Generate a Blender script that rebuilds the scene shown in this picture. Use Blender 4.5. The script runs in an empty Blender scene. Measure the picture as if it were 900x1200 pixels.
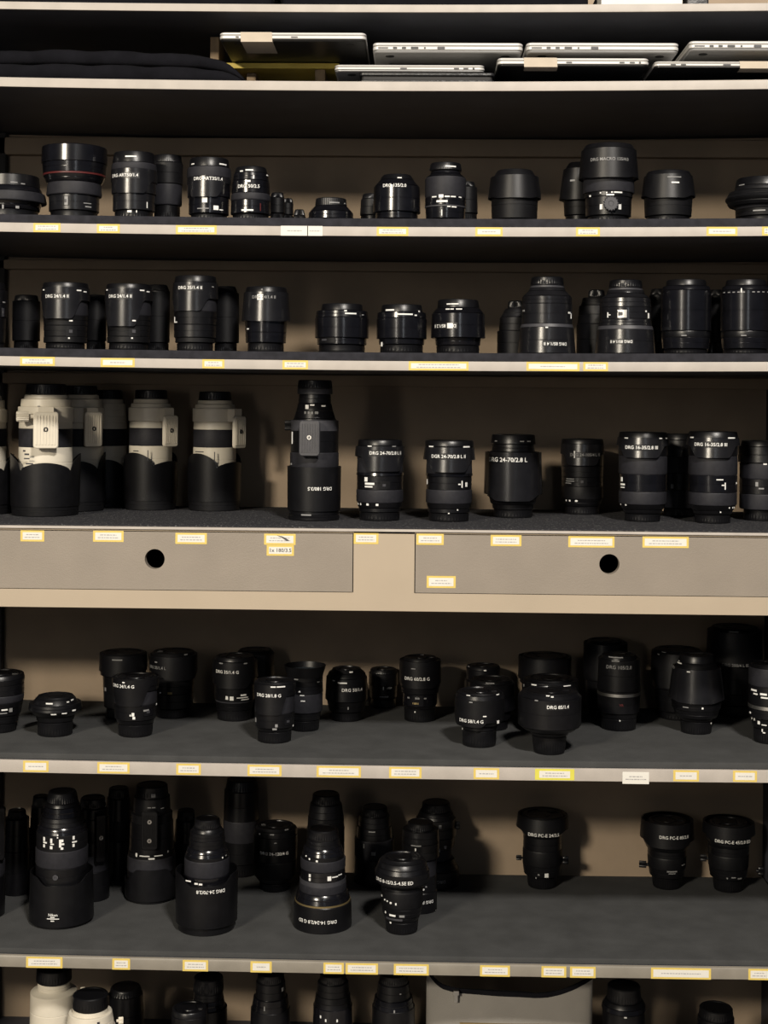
import bpy, bmesh, math, random
from mathutils import Vector, Matrix, Euler
random.seed(7)
SC = bpy.context.scene
COL = SC.collection
F = 1700.0; D = 2.6; PI = math.pi; R = math.radians

# ------------------------------------------------------------------ camera
cam = bpy.data.cameras.new('camera'); co = bpy.data.objects.new('camera', cam); COL.objects.link(co)
cam.sensor_fit = 'AUTO'; cam.sensor_width = 36.0; cam.lens = 36.0*F/1200.0
cam.shift_y = -130.0/1200.0; cam.clip_start = 0.05
CP = Vector((0, -D, 1.5))
RM = Matrix.Rotation(R(1.3), 3, 'Z') @ Matrix.Rotation(R(90), 3, 'X') @ Matrix.Rotation(R(0.48), 3, 'Z')
co.matrix_world = Matrix.Translation(CP) @ RM.to_4x4()
SC.camera = co
FW = RM @ Vector((0, 0, -1))
def ray(px, py): return RM @ Vector(((px-450)/F, (470-py)/F, -1))
def onY(px, py, Y): d = ray(px, py); return CP + d*((Y-CP.y)/d.y)
def onZ(px, py, Z): d = ray(px, py); return CP + d*((Z-CP.z)/d.z)
def mpp(p): return (p-CP).dot(FW)/F

# ------------------------------------------------------------------ materials
MATS = {}
def mat(name, col, rough=0.5, metal=0.0, noise=0.0, nscale=40.0, bump=0.0, bscale=400.0, spec=0.5, dark=None, stretch=None):
    m = bpy.data.materials.new(name); m.use_nodes = True; nt = m.node_tree; b = nt.nodes['Principled BSDF']
    b.inputs['Base Color'].default_value = (*col, 1); b.inputs['Roughness'].default_value = rough
    b.inputs['Metallic'].default_value = metal; b.inputs['Specular IOR Level'].default_value = spec
    tc = nt.nodes.new('ShaderNodeTexCoord')
    src = tc.outputs['Object']
    if stretch:
        mp = nt.nodes.new('ShaderNodeMapping'); mp.inputs['Scale'].default_value = stretch
        nt.links.new(src, mp.inputs['Vector']); src = mp.outputs['Vector']
    if noise > 0:
        n = nt.nodes.new('ShaderNodeTexNoise'); n.inputs['Scale'].default_value = nscale; n.inputs['Detail'].default_value = 4
        nt.links.new(src, n.inputs['Vector'])
        r = nt.nodes.new('ShaderNodeValToRGB'); r.color_ramp.elements[0].position = 0.3; r.color_ramp.elements[1].position = 0.72
        d = dark or tuple(c*(1-noise) for c in col)
        r.color_ramp.elements[0].color = (*d, 1); r.color_ramp.elements[1].color = (*[min(1, c*(1+noise*0.35)) for c in col], 1)
        nt.links.new(n.outputs['Fac'], r.inputs['Fac']); nt.links.new(r.outputs['Color'], b.inputs['Base Color'])
    if bump > 0:
        n2 = nt.nodes.new('ShaderNodeTexNoise'); n2.inputs['Scale'].default_value = bscale; n2.inputs['Detail'].default_value = 3
        nt.links.new(src, n2.inputs['Vector'])
        bp = nt.nodes.new('ShaderNodeBump'); bp.inputs['Strength'].default_value = bump; bp.inputs['Distance'].default_value = 0.001
        nt.links.new(n2.outputs['Fac'], bp.inputs['Height']); nt.links.new(bp.outputs['Normal'], b.inputs['Normal'])
    MATS[name] = m
    return m
mat('gl', (.0045,.0045,.006), .19, noise=.3, nscale=60, spec=.6)
mat('pl', (.004,.004,.005), .33, noise=.3, nscale=80, bump=.08, bscale=1500, spec=.36)
mat('mt', (.0045,.0045,.0055), .48, noise=.3, nscale=80, bump=.15, bscale=1800, spec=.22)
mat('rb', (.017,.017,.021), .55, noise=.2, nscale=120, bump=.2, bscale=900, spec=.2)
mat('cap', (.004,.004,.005), .34, noise=.3, nscale=60, bump=.1, bscale=900, spec=.36)
mat('hood', (.004,.004,.005), .4, noise=.3, nscale=60, bump=.12, bscale=1200, spec=.28)
mat('hoodg', (.008,.008,.0095), .24, noise=.2, nscale=60, bump=.06, bscale=1500, spec=.45)
mat('gry', (.034,.034,.04), .5, noise=.2, nscale=100, bump=.15, bscale=1500)
mat('white', (.58,.535,.445), .42, noise=.06, nscale=30, bump=.05, bscale=600)
mat('silver', (.55,.54,.52), .35, metal=1, noise=.1)
mat('gold', (.35,.27,.13), .4, metal=.8, noise=.1)
mat('red', (.075,.012,.012), .4, noise=.1)
mat('ink', (.68,.68,.66), .5, noise=.05, nscale=200)
mat('inkdim', (.2,.2,.2), .5, noise=.1, nscale=200)
mat('tape', (.006,.006,.007), .35, noise=.2)
mat('glass', (.02,.025,.03), .08, noise=.1)
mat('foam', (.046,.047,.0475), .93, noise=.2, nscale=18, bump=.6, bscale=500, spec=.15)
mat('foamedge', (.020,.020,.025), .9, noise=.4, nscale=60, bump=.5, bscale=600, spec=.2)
mat('board', (.040,.043,.056), .6, noise=.3, nscale=12, bump=.1, bscale=300)
mat('lip', (.34,.308,.276), .55, noise=.12, nscale=25, bump=.15, bscale=500)
mat('lipmetal', (.19,.172,.143), .45, noise=.15, nscale=25, bump=.1, bscale=500)
mat('wallm', (.28,.212,.146), .7, noise=.12, nscale=14, bump=.2, bscale=300)
mat('post', (.345,.285,.213), .55, noise=.06, nscale=8, bump=.12, bscale=350)
mat('drawer', (.215,.185,.152), .55, noise=.10, nscale=9, bump=.35, bscale=450)
mat('dark', (.012,.011,.011), .7, noise=.3)
mat('yellow', (.58,.44,.11), .6, noise=.06)
mat('yellow2', (.56,.52,.07), .6, noise=.06)
mat('paper', (.60,.585,.54), .7, noise=.04)
mat('print', (.34,.33,.33), .7, noise=.1)
mat('print_dark', (.06,.06,.06), .7, noise=.1)
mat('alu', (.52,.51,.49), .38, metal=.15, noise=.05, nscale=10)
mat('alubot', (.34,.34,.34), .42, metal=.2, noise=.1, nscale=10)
mat('port', (.01,.01,.01), .4, noise=.2)
mat('wood', (.27,.185,.10), .6, noise=.35, nscale=8, stretch=(14,14,1.5), bump=.2, bscale=120)
mat('ycard', (.62,.47,.08), .6, noise=.1)
mat('masking', (.42,.36,.285), .7, noise=.08, bump=.2, bscale=200)
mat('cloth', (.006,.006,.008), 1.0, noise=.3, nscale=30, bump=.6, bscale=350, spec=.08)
mat('pouch', (.2,.187,.167), .75, noise=.12, nscale=16, bump=.5, bscale=900)
mat('leather', (.012,.012,.013), .42, noise=.3, nscale=60, bump=.9, bscale=160)
mat('floorm', (.16,.14,.12), .6, noise=.2, nscale=5, bump=.1)
mat('plaster', (.45,.42,.38), .8, noise=.08, nscale=6, bump=.2)
# speckled carpet
m = mat('carpet', (.02,.02,.023), .95, bump=.8, bscale=420, spec=.15)
nt = m.node_tree; b = nt.nodes['Principled BSDF']; tc = [n for n in nt.nodes if n.type == 'TEX_COORD'][0]
n = nt.nodes.new('ShaderNodeTexNoise'); n.inputs['Scale'].default_value = 330; n.inputs['Detail'].default_value = 2
r = nt.nodes.new('ShaderNodeValToRGB'); r.color_ramp.elements[0].position = .60; r.color_ramp.elements[1].position = .74
r.color_ramp.elements[0].color = (.02,.02,.023,1); r.color_ramp.elements[1].color = (.15,.15,.145,1)
nt.links.new(tc.outputs['Object'], n.inputs['Vector']); nt.links.new(n.outputs['Fac'], r.inputs['Fac']); nt.links.new(r.outputs['Color'], b.inputs['Base Color'])

# ------------------------------------------------------------------ object helpers
def tag(o, label, cat, group=None):
    o['label'] = label; o['category'] = cat
    if group: o['group'] = group
    return o
def empty(name, loc, rz=0):
    o = bpy.data.objects.new(name, None); COL.objects.link(o); o.location = loc; o.rotation_euler = (0, 0, rz)
    o.empty_display_size = .02
    return o
def link(name, me, mats, parent=None, loc=None, sharp=32):
    for m_ in (mats if isinstance(mats, (list, tuple)) else [mats]): me.materials.append(MATS[m_])
    for p in me.polygons: p.use_smooth = True
    try: me.set_sharp_from_angle(angle=R(sharp))
    except Exception: pass
    o = bpy.data.objects.new(name, me); COL.objects.link(o)
    if parent: o.parent = parent
    if loc: o.location = loc
    return o
class MB:
    def __init__(s): s.v = []; s.f = []; s.mi = []
    def add(s, vs, fs, mi=0):
        k = len(s.v); s.v += [tuple(v) for v in vs]; s.f += [tuple(i+k for i in f) for f in fs]; s.mi += [mi]*len(fs)
    def box(s, x0, x1, y0, y1, z0, z1, mi=0):
        s.add([(x0,y0,z0),(x1,y0,z0),(x1,y1,z0),(x0,y1,z0),(x0,y0,z1),(x1,y0,z1),(x1,y1,z1),(x0,y1,z1)],
              [(0,3,2,1),(4,5,6,7),(0,1,5,4),(1,2,6,5),(2,3,7,6),(3,0,4,7)], mi)
    def rbox(s, x0, x1, y0, y1, z0, z1, b=.002, mi=0, axis='z', n=4, chamf=0.0):
        """rounded rectangle extruded along an axis, with a small chamfer on both ends"""
        def loop(u0, u1, v0, v1, rr):
            pts = []
            for cu, cv, a0 in ((u1-rr, v1-rr, 0), (u0+rr, v1-rr, 90), (u0+rr, v0+rr, 180), (u1-rr, v0+rr, 270)):
                for k in range(n+1):
                    a = R(a0+90*k/n); pts.append((cu+rr*math.cos(a), cv+rr*math.sin(a)))
            return pts
        if axis == 'z': u0,u1,v0,v1,w0,w1 = x0,x1,y0,y1,z0,z1; mk = lambda u,v,w: (u,v,w)
        elif axis == 'y': u0,u1,v0,v1,w0,w1 = x0,x1,z0,z1,y0,y1; mk = lambda u,v,w: (u,w,v)
        else: u0,u1,v0,v1,w0,w1 = y0,y1,z0,z1,x0,x1; mk = lambda u,v,w: (w,u,v)
        c = chamf
        levels = [(w0, c), (w0+c, 0), (w1-c, 0), (w1, c)] if c > 0 else [(w0, 0), (w1, 0)]
        vs = []; N = 4*(n+1)
        for w, ins in levels:
            for (u, v) in loop(u0+ins, u1-ins, v0+ins, v1-ins, max(1e-5, b-ins*.5)): vs.append(mk(u, v, w))
        fs = []
        for l in range(len(levels)-1):
            for k in range(N):
                a, b_ = l*N+k, l*N+(k+1) % N
                fs.append((a, b_, b_+N, a+N))
        fs.append(tuple(reversed(range(N)))); fs.append(tuple(range((len(levels)-1)*N, len(levels)*N)))
        s.add(vs, fs, mi)
    def lathe(s, prof, seg=44, ribs=0, ribd=0.0, ribset=(), mi=0, off=(0,0,0), ax='z'):
        """prof = [(r, z)...] from bottom centre to top centre; ribs cut grooves into the rows listed in ribset"""
        if ribs: seg = ribs*2
        vs = []; rows = []
        for i, (r_, z) in enumerate(prof):
            if r_ < 1e-6: rows.append([len(vs)]); vs.append((0,0,z))
            else:
                row = []
                for k in range(seg):
                    a = 2*PI*(k+.5)/seg
                    rr = r_ - (ribd if (ribs and i in ribset and k % 2) else 0)
                    row.append(len(vs)); vs.append((rr*math.sin(a), -rr*math.cos(a), z))
                rows.append(row)
        fs = []
        for i in range(len(rows)-1):
            A, B = rows[i], rows[i+1]
            for k in range(seg):
                k2 = (k+1) % seg
                if len(A) == 1 and len(B) == 1: continue
                if len(A) == 1: fs.append((A[0], B[k2], B[k]))
                elif len(B) == 1: fs.append((A[k], A[k2], B[0]))
                else: fs.append((A[k], A[k2], B[k2], B[k]))
        if ax == 'x': vs = [(z, y, -x) for x, y, z in vs]
        elif ax == 'y': vs = [(x, z, -y) for x, y, z in vs]
        vs = [(x+off[0], y+off[1], z+off[2]) for x, y, z in vs]
        s.add(vs, fs, mi)
    def patch(s, r_, th0, w, z0, z1, lift=.0004, mi=0, n=6):
        """thin sheet wrapped round a barrel of radius r_"""
        vs = []; fs = []
        ra, rb_ = r_-.0003, r_+lift
        for k in range(n+1):
            a = th0 + (w/r_)*(k/n-.5)
            for rr in (ra, rb_):
                for z in (z0, z1): vs.append((rr*math.sin(a), -rr*math.cos(a), z))
        for k in range(n):
            i = k*4; j = i+4
            fs += [(i+2, j+2, j+3, i+3), (i+1, i+3, j+3, j+1), (i, j, j+2, i+2), (i, i+1, j+1, j)]
        fs += [(0,2,3,1), (n*4, n*4+1, n*4+3, n*4+2)]
        s.add(vs, fs, mi)
    def mesh(s, name='m'):
        me = bpy.data.meshes.new(name); me.from_pydata(s.v, [], s.f); me.validate(); me.update()
        for i, p in enumerate(me.polygons):
            if i < len(s.mi): p.material_index = s.mi[i]
        bm = bmesh.new(); bm.from_mesh(me); bmesh.ops.recalc_face_normals(bm, faces=bm.faces); bm.to_mesh(me); bm.free()
        return me
    def build(s, name, mats, parent=None, loc=None, sharp=32): return link(name, s.mesh(name), mats, parent, loc, sharp)

def text_verts(body, size):
    cu = bpy.data.curves.new('lettering', 'FONT'); cu.body = body; cu.size = size; cu.align_x = 'CENTER'; cu.align_y = 'CENTER'
    cu.resolution_u = 2; cu.offset = size*.014; cu.extrude = 0
    o = bpy.data.objects.new('lettering', cu); COL.objects.link(o)
    bpy.context.view_layer.update()
    dg = bpy.context.evaluated_depsgraph_get()
    me = bpy.data.meshes.new_from_object(o.evaluated_get(dg))
    vs = [tuple(v.co) for v in me.vertices]; fs = [tuple(p.vertices) for p in me.polygons]
    bpy.data.objects.remove(o); bpy.data.curves.remove(cu); bpy.data.meshes.remove(me)
    return vs, fs

# ------------------------------------------------------------------ the shelving unit
DEP = .485
XP = onY(4, 950, DEP).x; XR = onY(894, 950, DEP).x
XM = (XP+XR)/2; HW = (XR-XP)/2; XL = XP-.15
def zpx(py, px=450): return onY(px, py, 0).z
#            mat top, lip top, lip bottom, sag
SH = {0: (None, 6.0, 15.0, .006), 1: (None, 96, 107, .008), 2: (256, 266, 277, .006), 3: (413, 423, 434, .005),
      4: (617.5, 620, 623, 0), 5: (889.5, 897, 911.5, .003), 6: (1120, 1126.5, 1140.5, .003), 7: (None, 1335, 1350, 0)}
def sag(i, x): return SH[i][3]*((x-XM)/HW)**2 - SH[i][3]*((0-XM)/HW)**2 if SH[i][3] else 0
def top(i, x):
    a = SH[i][0] if SH[i][0] is not None else SH[i][1]
    return zpx(a) + sag(i, x)
unit = empty('shelving_unit', (XM, .24, 0))
tag(unit, 'tall beige and black shelving unit with two drawers, holding all the camera lenses', 'shelving')
def ublock(mb, name, mats, parent=unit, sharp=32):
    o = mb.build(name, mats, None, None, sharp)
    o.parent = parent; o.matrix_parent_inverse = Matrix.Translation((-XM, -.24, 0))
    return o
def uchild(mb, name, mats, part):   # sub-part: same world frame
    o = mb.build(name, mats); o.parent = part
    return o
def sagbox(mb, i, x0, x1, y0, y1, z0, z1, n=24, mi=0, b=0.0):
    """board that follows the sag of shelf i; b rounds the top front edge"""
    vs = []; fs = []
    sec = [(y0, z0), (y1, z0), (y1, z1), (y0+b, z1)] + ([(y0+b*.3, z1-b*.3), (y0, z1-b)] if b else [])
    k = len(sec)
    for j in range(n+1):
        x = x0+(x1-x0)*j/n; s_ = sag(i, x)
        for (y, z) in sec: vs.append((x, y, z+s_))
    for j in range(n):
        for q in range(k):
            a = j*k+q; b_ = j*k+(q+1) % k
            fs.append((a, b_, b_+k, a+k))
    fs.append(tuple(range(k))); fs.append(tuple(reversed(range(n*k, n*k+k))))
    mb.add(vs, fs, mi)
ZT = zpx(-60)+.05
for nm, x0, x1 in (('side_panel', XL-.02, XL), ('side_panel', XR, XR+.02)):
    mb = MB(); mb.box(x0, x1, 0, DEP+.012, 0.0, ZT)
    # column of peg holes' metal strip near the back of the panel
    xs = x1 if x0 < XM else x0
    mb.rbox(min(xs, xs+(.003 if x0 < XM else -.003)), max(xs, xs+(.003 if x0 < XM else -.003)), DEP-.09, DEP-.07, .05, ZT-.02, .002, axis='z')
    ublock(mb, nm, 'board')
mb = MB(); mb.box(XL, XR, DEP, DEP+.012, 0, ZT); ublock(mb, 'back_panel', 'wallm')
mb = MB()
mb.rbox(XP-.03, XP, DEP-.022, DEP, .02, ZT-.02, .003, chamf=.001); ublock(mb, 'upright', 'dark')
shelfparts = {}
for i in (0, 1, 2, 3, 4, 5, 6, 7):
    mt, lt, lb, sg = SH[i]
    zt, zb = zpx(lt), zpx(lb)
    mb = MB(); sagbox(mb, i, XL, XR, .0 if i != 4 else .021, DEP, zb if i != 4 else zt-.014, zt)
    shelfparts[i] = ublock(mb, 'shelf', 'board')
    mb = MB(); sagbox(mb, i, XL, XR, -.005, 0.0 if i != 4 else .021, zb if i != 4 else zb+.0002, zt, b=.0015 if i != 6 else .005)
    uchild(mb, 'front_edge', 'lip' if i != 6 else 'lipmetal', shelfparts[i])
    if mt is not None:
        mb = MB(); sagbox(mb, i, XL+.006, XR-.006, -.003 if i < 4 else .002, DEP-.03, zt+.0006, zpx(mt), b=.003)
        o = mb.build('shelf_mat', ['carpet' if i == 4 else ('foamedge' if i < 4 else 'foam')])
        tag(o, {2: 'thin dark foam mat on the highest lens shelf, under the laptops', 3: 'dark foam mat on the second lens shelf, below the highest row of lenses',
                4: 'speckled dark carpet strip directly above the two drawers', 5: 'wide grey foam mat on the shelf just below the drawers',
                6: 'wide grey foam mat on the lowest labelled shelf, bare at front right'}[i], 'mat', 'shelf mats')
for i, (a, b_) in {1: (171, 183), 2: (306, 318), 3: (440, 453)}.items():
    mb = MB(); z1 = onY(450, a, DEP-.02).z; z0 = onY(450, b_, DEP-.02).z
    zz = zpx(SH[i][2])+sag(i, XL)
    mb.rbox(XL+.001, XR-.001, DEP-.022, DEP-.001, z0, zpx(SH[i][2])-.001, .002, axis='x')
    ublock(mb, 'shelf_cleat', 'wallm')

# drawer housing: face frame with two drawers
zf1, zf0 = zpx(623.2), zpx(716)
zd1, zd0 = zpx(626), zpx(694)
xd = [onY(413.5, 655, 0).x, onY(486.5, 655, 0).x]
mb = MB()
mb.box(XL, XR, 0.0, .02, zf0, zd0-.0012)                 # bottom rail
mb.box(xd[0]+.0012, xd[1]-.0012, 0.0, .02, zd0-.0012, zf1)  # centre post
mb.box(XL, XR, .0, .02, zd1+.0012, zf1)                  # top rail
ublock(mb, 'face_frame', 'post')
mb = MB(); mb.box(XL, XR, .02, DEP, zf0, zf0+.012); ublock(mb, 'housing_floor', 'board')
def panel_hole(mb, x0, x1, y0, y1, z0, z1, hx, hz, hr, n=48):
    vs = []; fs = []
    angs = sorted(set([2*PI*k/n for k in range(n)] + [math.atan2(z-hz, x-hx) % (2*PI) for x in (x0, x1) for z in (z0, z1)]))
    n = len(angs)
    for y in (y0, y1):
        for a in angs:
            c, s_ = math.cos(a), math.sin(a)
            t = min([t_ for t_ in [((x1-hx)/c if c > 1e-9 else 1e9), ((x0-hx)/c if c < -1e-9 else 1e9), ((z1-hz)/s_ if s_ > 1e-9 else 1e9), ((z0-hz)/s_ if s_ < -1e-9 else 1e9)]])
            vs.append((hx+hr*c, y, hz+hr*s_)); vs.append((hx+t*c, y, hz+t*s_))
    for k in range(n):
        a, b_ = 2*k, 2*((k+1) % n); o = 2*n
        fs += [(a, b_, b_+1, a+1), (a+o, a+1+o, b_+1+o, b_+o), (a, a+o, b_+o, b_), (a+1, b_+1, b_+1+o, a+1+o)]
    mb.add(vs, fs)
drawers = []
for x0, x1, hpx, hpy in ((XL+.002, xd[0]-.0005, 181.5, 655), (xd[1]+.0005, XR-.002, 714, 661)):
    h = onY(hpx, hpy, 0)
    mb = MB(); panel_hole(mb, x0, x1, -.0015, .016, zd0, zd1, h.x, h.z, .0180)
    d = ublock(mb, 'drawer', 'drawer'); drawers.append(d)
    mb = MB(); z0 = zf0+.013
    mb.box(x0+.015, x1-.015, .021, .44, z0, z0+.006); mb.box(x0+.015, x0+.023, .021, .44, z0, zd1-.01)
    mb.box(x1-.023, x1-.015, .021, .44, z0, zd1-.01); mb.box(x0+.015, x1-.015, .432, .44, z0, zd1-.01)
    uchild(mb, 'drawer_box', 'dark', d)

# paper labels on the shelf fronts
def paper_label(cx, py, w, h, part, ybase=-.005, style='y', lines=2, body=None, rot=0):
    p = onY(cx, py, ybase); s_ = mpp(p); hw = w*s_/2; hh = h*s_/2
    mb = MB(); ca, sa = math.cos(rot), math.sin(rot)
    def rect(u0, u1, v0, v1, lift, mi):
        vs = []
        for y in (ybase-lift, ybase+.0002):
            for (u, v) in ((u0, v0), (u1, v0), (u1, v1), (u0, v1)): vs.append((p.x+u*ca-v*sa, y, p.z+u*sa+v*ca))
        mb.add(vs, [(0,1,2,3), (0,4,5,1), (1,5,6,2), (2,6,7,3), (3,7,4,0), (4,7,6,5)], mi)
    if style != 'w': rect(-hw, hw, -hh, hh, .0004, 0)
    mx = 2.6*s_ if style == 'y' else (5*s_ if style == 'Y' else 0.4*s_)
    my = 2.2*s_ if style == 'y' else (2.4*s_ if style == 'Y' else 0.3*s_)
    if style == 'w': rect(-hw, hw, -hh, hh, .0005, 1)
    else: rect(-hw+mx, hw-mx, -hh+my, hh-my, .0007, 1)
    if body:
        vs, fs = text_verts(body, 6.2*s_)
        mb.add([(p.x+x, ybase-.0009, p.z+y) for x, y, z in vs], fs, 3)
    else:
        rnd = random.Random(int(cx*13+py))
        for l in range(lines):
            zc = 0 if lines == 1 else (1.6*s_ if l == 0 else -1.6*s_)
            span = (hw-mx)*.8*(1 if l else rnd.uniform(.6, 1)); u = -span
            while u < span:
                e = min(span, u+rnd.uniform(1.2, 3.8)*s_); rect(u, e, zc-.55*s_, zc+.55*s_, .0009, 2); u = e+.8*s_
    o = mb.build('paper_label', ['yellow2' if style == 'Y' else 'yellow', 'paper', 'print', 'print_dark'], part)
    if part in drawers or part is facepart or part in shelfparts.values(): pass
    return o
facepart = [o for o in unit.children if o.name.startswith('face_frame')][0]
def lipy(i, px):
    x = onY(px, 500, 0).x
    z = (zpx(SH[i][1])+zpx(SH[i][2]))/2 + sag(i, x)
    # back to pixels
    v = Vector((x, -.005, z))-CP; c = RM.transposed() @ v
    return 470 - F*c.y/(-c.z)
for i, lst in {2: [(55,32),(127,27),(230,48),(345,32,'w'),(369,18,'w'),(460,37),(573,32),(689,28),(846,36),(899,12)],
               3: [(44,41),(138,40),(250,26),(346,30),(514,70),(648,62),(698,29)],
               5: [(42,30),(133,38),(221,29),(310,40),(397,52),(475,38),(570,30),(650,46,'Y'),(745,31,'w'),(804,30),(873,28)],
               6: [(52,43),(142,21),(229,30),(306,25),(391,24),(424,38),(482,41),(580,35),(649,29),(683,30),(798,70,'y2'),(890,26)]}.items():
    for L in lst:
        st = L[2] if len(L) > 2 else 'y'
        hh = 10.5 if i < 4 else 13
        if st == 'w': hh += 1
        dy = 3 if (st == 'w' and i == 5) else (1 if i == 6 else 0)
        paper_label(L[0], lipy(i, L[0])+dy, L[1], hh, shelfparts[i], style='y' if st == 'y2' else st, lines=1 if (L[0] % 3 == 0) else 2)
for (cx, py, w, h, part, body) in [(38,628,28,13,0,None),(127,628.5,36,13,0,None),(224,631,37,13,0,None),(328,632,37,13,0,None),(429,631,29,13,'f',None),
        (328.5,645,32,12.5,0,'1x 180/3.5'),(504,632,32,13,1,None),(593,633.5,36,13,1,None),(693,635,54,13,1,None),(780,635.5,54,13,1,None),(517,682,34,14,1,None)]:
    paper_label(cx, py, w, h, facepart if part == 'f' else drawers[part], ybase=0.0 if part == 'f' else -.0015, body=body)
# dark torn scratch across one drawer label
p = onY(331, 631, -.0026)
mb = MB(); s_ = mpp(p)
mb.add([(p.x-7*s_, -.0027, p.z+3.6*s_), (p.x-1*s_, -.0027, p.z+1.2*s_), (p.x+5*s_, -.0027, p.z-3*s_), (p.x+8*s_, -.0027, p.z-2.2*s_), (p.x+3*s_, -.0027, p.z+.9*s_), (p.x-1*s_, -.0027, p.z+2.6*s_)], [(0,1,4,5), (1,2,3,4)])
mb.build('label_tear', 'print_dark', drawers[0])

# every child of a unit part uses world coordinates: cancel its part's parent offset
def fix_unit():
    for part in unit.children:
        for ch in part.children:
            ch.matrix_parent_inverse = Matrix.Identity(4)
fix_unit()

# ------------------------------------------------------------------ lenses
CAT = 'camera lens'
class Lens:
    def __init__(s, row, cx, label, secs, pb=None, Yf=None, hoods=(), texts=(), marks=(), wins=(), foot=None, knobs=(), name='camera_lens', group=None, mat0='pl', dx=0):
        s.row, s.cx = row, cx
        if row in (2, 3) and Yf and Yf > .1: mat0 = 'mt'
        rbot = secs[-1][3]
        rmax = max([max(a[2], a[3]) for a in secs] + [max(h[4], h[5]) for h in hoods])
        x = onY(cx, 600, .1).x
        for it in range(4):
            zb = top(row, x)
            if pb is not None:
                q = onZ(cx, pb, zb); sc = mpp(q); Yax = q.y + rbot*sc
            else:
                q = onY(cx, 470, Yf); sc = mpp(q); Yax = Yf + rmax*sc
            a = onY(cx, 470, Yax); x = a.x; sc = mpp(a)
        s.sc, s.Y, s.x, s.zb = sc, Yax, x, zb
        rz = -math.atan2(x, D+Yax)
        s.root = empty(name, (x, Yax, zb+(.0014 if row in (2, 3) else .0005)), rz)
        tag(s.root, label, CAT, group or GROUPS[row])
        def Z(py, rp): return onY(cx, py, Yax-rp*sc).z - zb
        prof = []
        n = len(secs)
        for i, S in enumerate(secs):
            kind, py, r1, r0 = S[:4]; mk = S[4] if len(S) > 4 else None
            z1 = Z(py, r1)
            z0 = 0.0 if i == n-1 else Z(secs[i+1][1], r0)
            if z1-z0 < .0008: z1 = z0+.0008
            prof.append((z0, z1, r0*sc, r1*sc)); s.section(kind, z0, z1, r0*sc, r1*sc, mk or {'barrel': mat0}.get(kind), i == 0)
        hp = []
        for H in hoods:
            _, py1, pes, pel, r1, r0, th0 = H[:7]; up = H[0] == 'up'; mk = H[7] if len(H) > 7 else ('hoodg' if row in (2, 3) else 'hood'); val = H[8] if len(H) > 8 else None
            hp.append(s.hood(Z, up, py1, pes, pel, r1, r0, th0, mk, val))
        def rad(z):
            best = .005
            for z0, z1, a, b_ in prof + hp:
                if z0-1e-6 <= z <= z1+1e-6:
                    t = (z-z0)/max(1e-6, z1-z0); best = max(best, a+(b_-a)*t)
            return best
        s.rad = rad
        def ang(px, r_):
            v = max(-.96, min(.96, (px-cx)*sc/r_)); return math.asin(v)
        for T in texts:
            body, tx, ty, size = T[:4]; opt = T[4] if len(T) > 4 else ''
            r_ = rad(Z(ty, rmax*.9)); zc = Z(ty, r_/sc); r_ = max(rad(zc+size*.4*sc), rad(zc-size*.4*sc)); th = ang(tx, r_)
            parent = s.root
            vs, fs = text_verts(body, size*sc*1.14)
            if not vs: continue
            w = max(v[0] for v in vs)-min(v[0] for v in vs)
            if 't' in opt:
                mb = MB(); mb.patch(r_+.0001, th, w+3.2*sc, zc-size*.78*sc, zc+size*.78*sc, .0004, n=8); parent = mb.build('label_tape', 'tape', s.root)
            k = -1 if 'u' in opt else 1
            mb = MB(); out = []
            for (vx, vy, vz) in vs:
                a = th + k*vx/r_; rr = r_+.0009; out.append((rr*math.sin(a), -rr*math.cos(a), zc+k*vy))
            mb.add(out, fs); mb.build('lettering', 'inkdim' if 'd' in opt else ('red' if 'r' in opt else 'ink'), parent)
        groups = {}
        for M in marks:   # (px, py, w, h, material)
            groups.setdefault(M[4] if len(M) > 4 else 'ink', []).append(M)
        for mk, ms in groups.items():
            mb = MB()
            for M in ms:
                r_ = rad(Z(M[1], rmax*.9)); zc = Z(M[1], r_/sc); r_ = rad(zc); th = ang(M[0], r_)
                mb.patch(r_+.0001, th, M[2]*sc, zc-M[3]*sc/2, zc+M[3]*sc/2, .0006, n=3)
                if len(ms) <= 14: mb.build('marking', mk, s.root); mb = MB()
            if mb.v: mb.build('marking', mk, s.root)
        for W in wins:    # raised switch plate / scale window: px, py, w, h, material, lift in mm
            r_ = rad(Z(W[1], rmax*.9)); zc = Z(W[1], r_/sc); r_ = rad(zc); th = ang(W[0], r_)
            mb = MB(); mb.patch(r_, th, W[2]*sc, zc-W[3]*sc/2, zc+W[3]*sc/2, .001*(W[5] if len(W) > 5 else 1.2), n=6)
            wn = mb.build(W[6] if len(W) > 6 else 'switch_plate', W[4], s.root)
            if len(W) <= 6:
                mb = MB(); mb.patch(r_+.001*(W[5] if len(W) > 5 else 1.2), th-.1*W[2]*sc/r_, W[2]*sc*.3, zc-W[3]*sc*.16, zc+W[3]*sc*.16, .0012, n=2); mb.build('switch', 'gry', wn)
        if foot: s.tripod(Z, foot, ang, rad, knobs)
        else:
            for K in knobs: s.knob(Z, K, rad, s.root)
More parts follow.
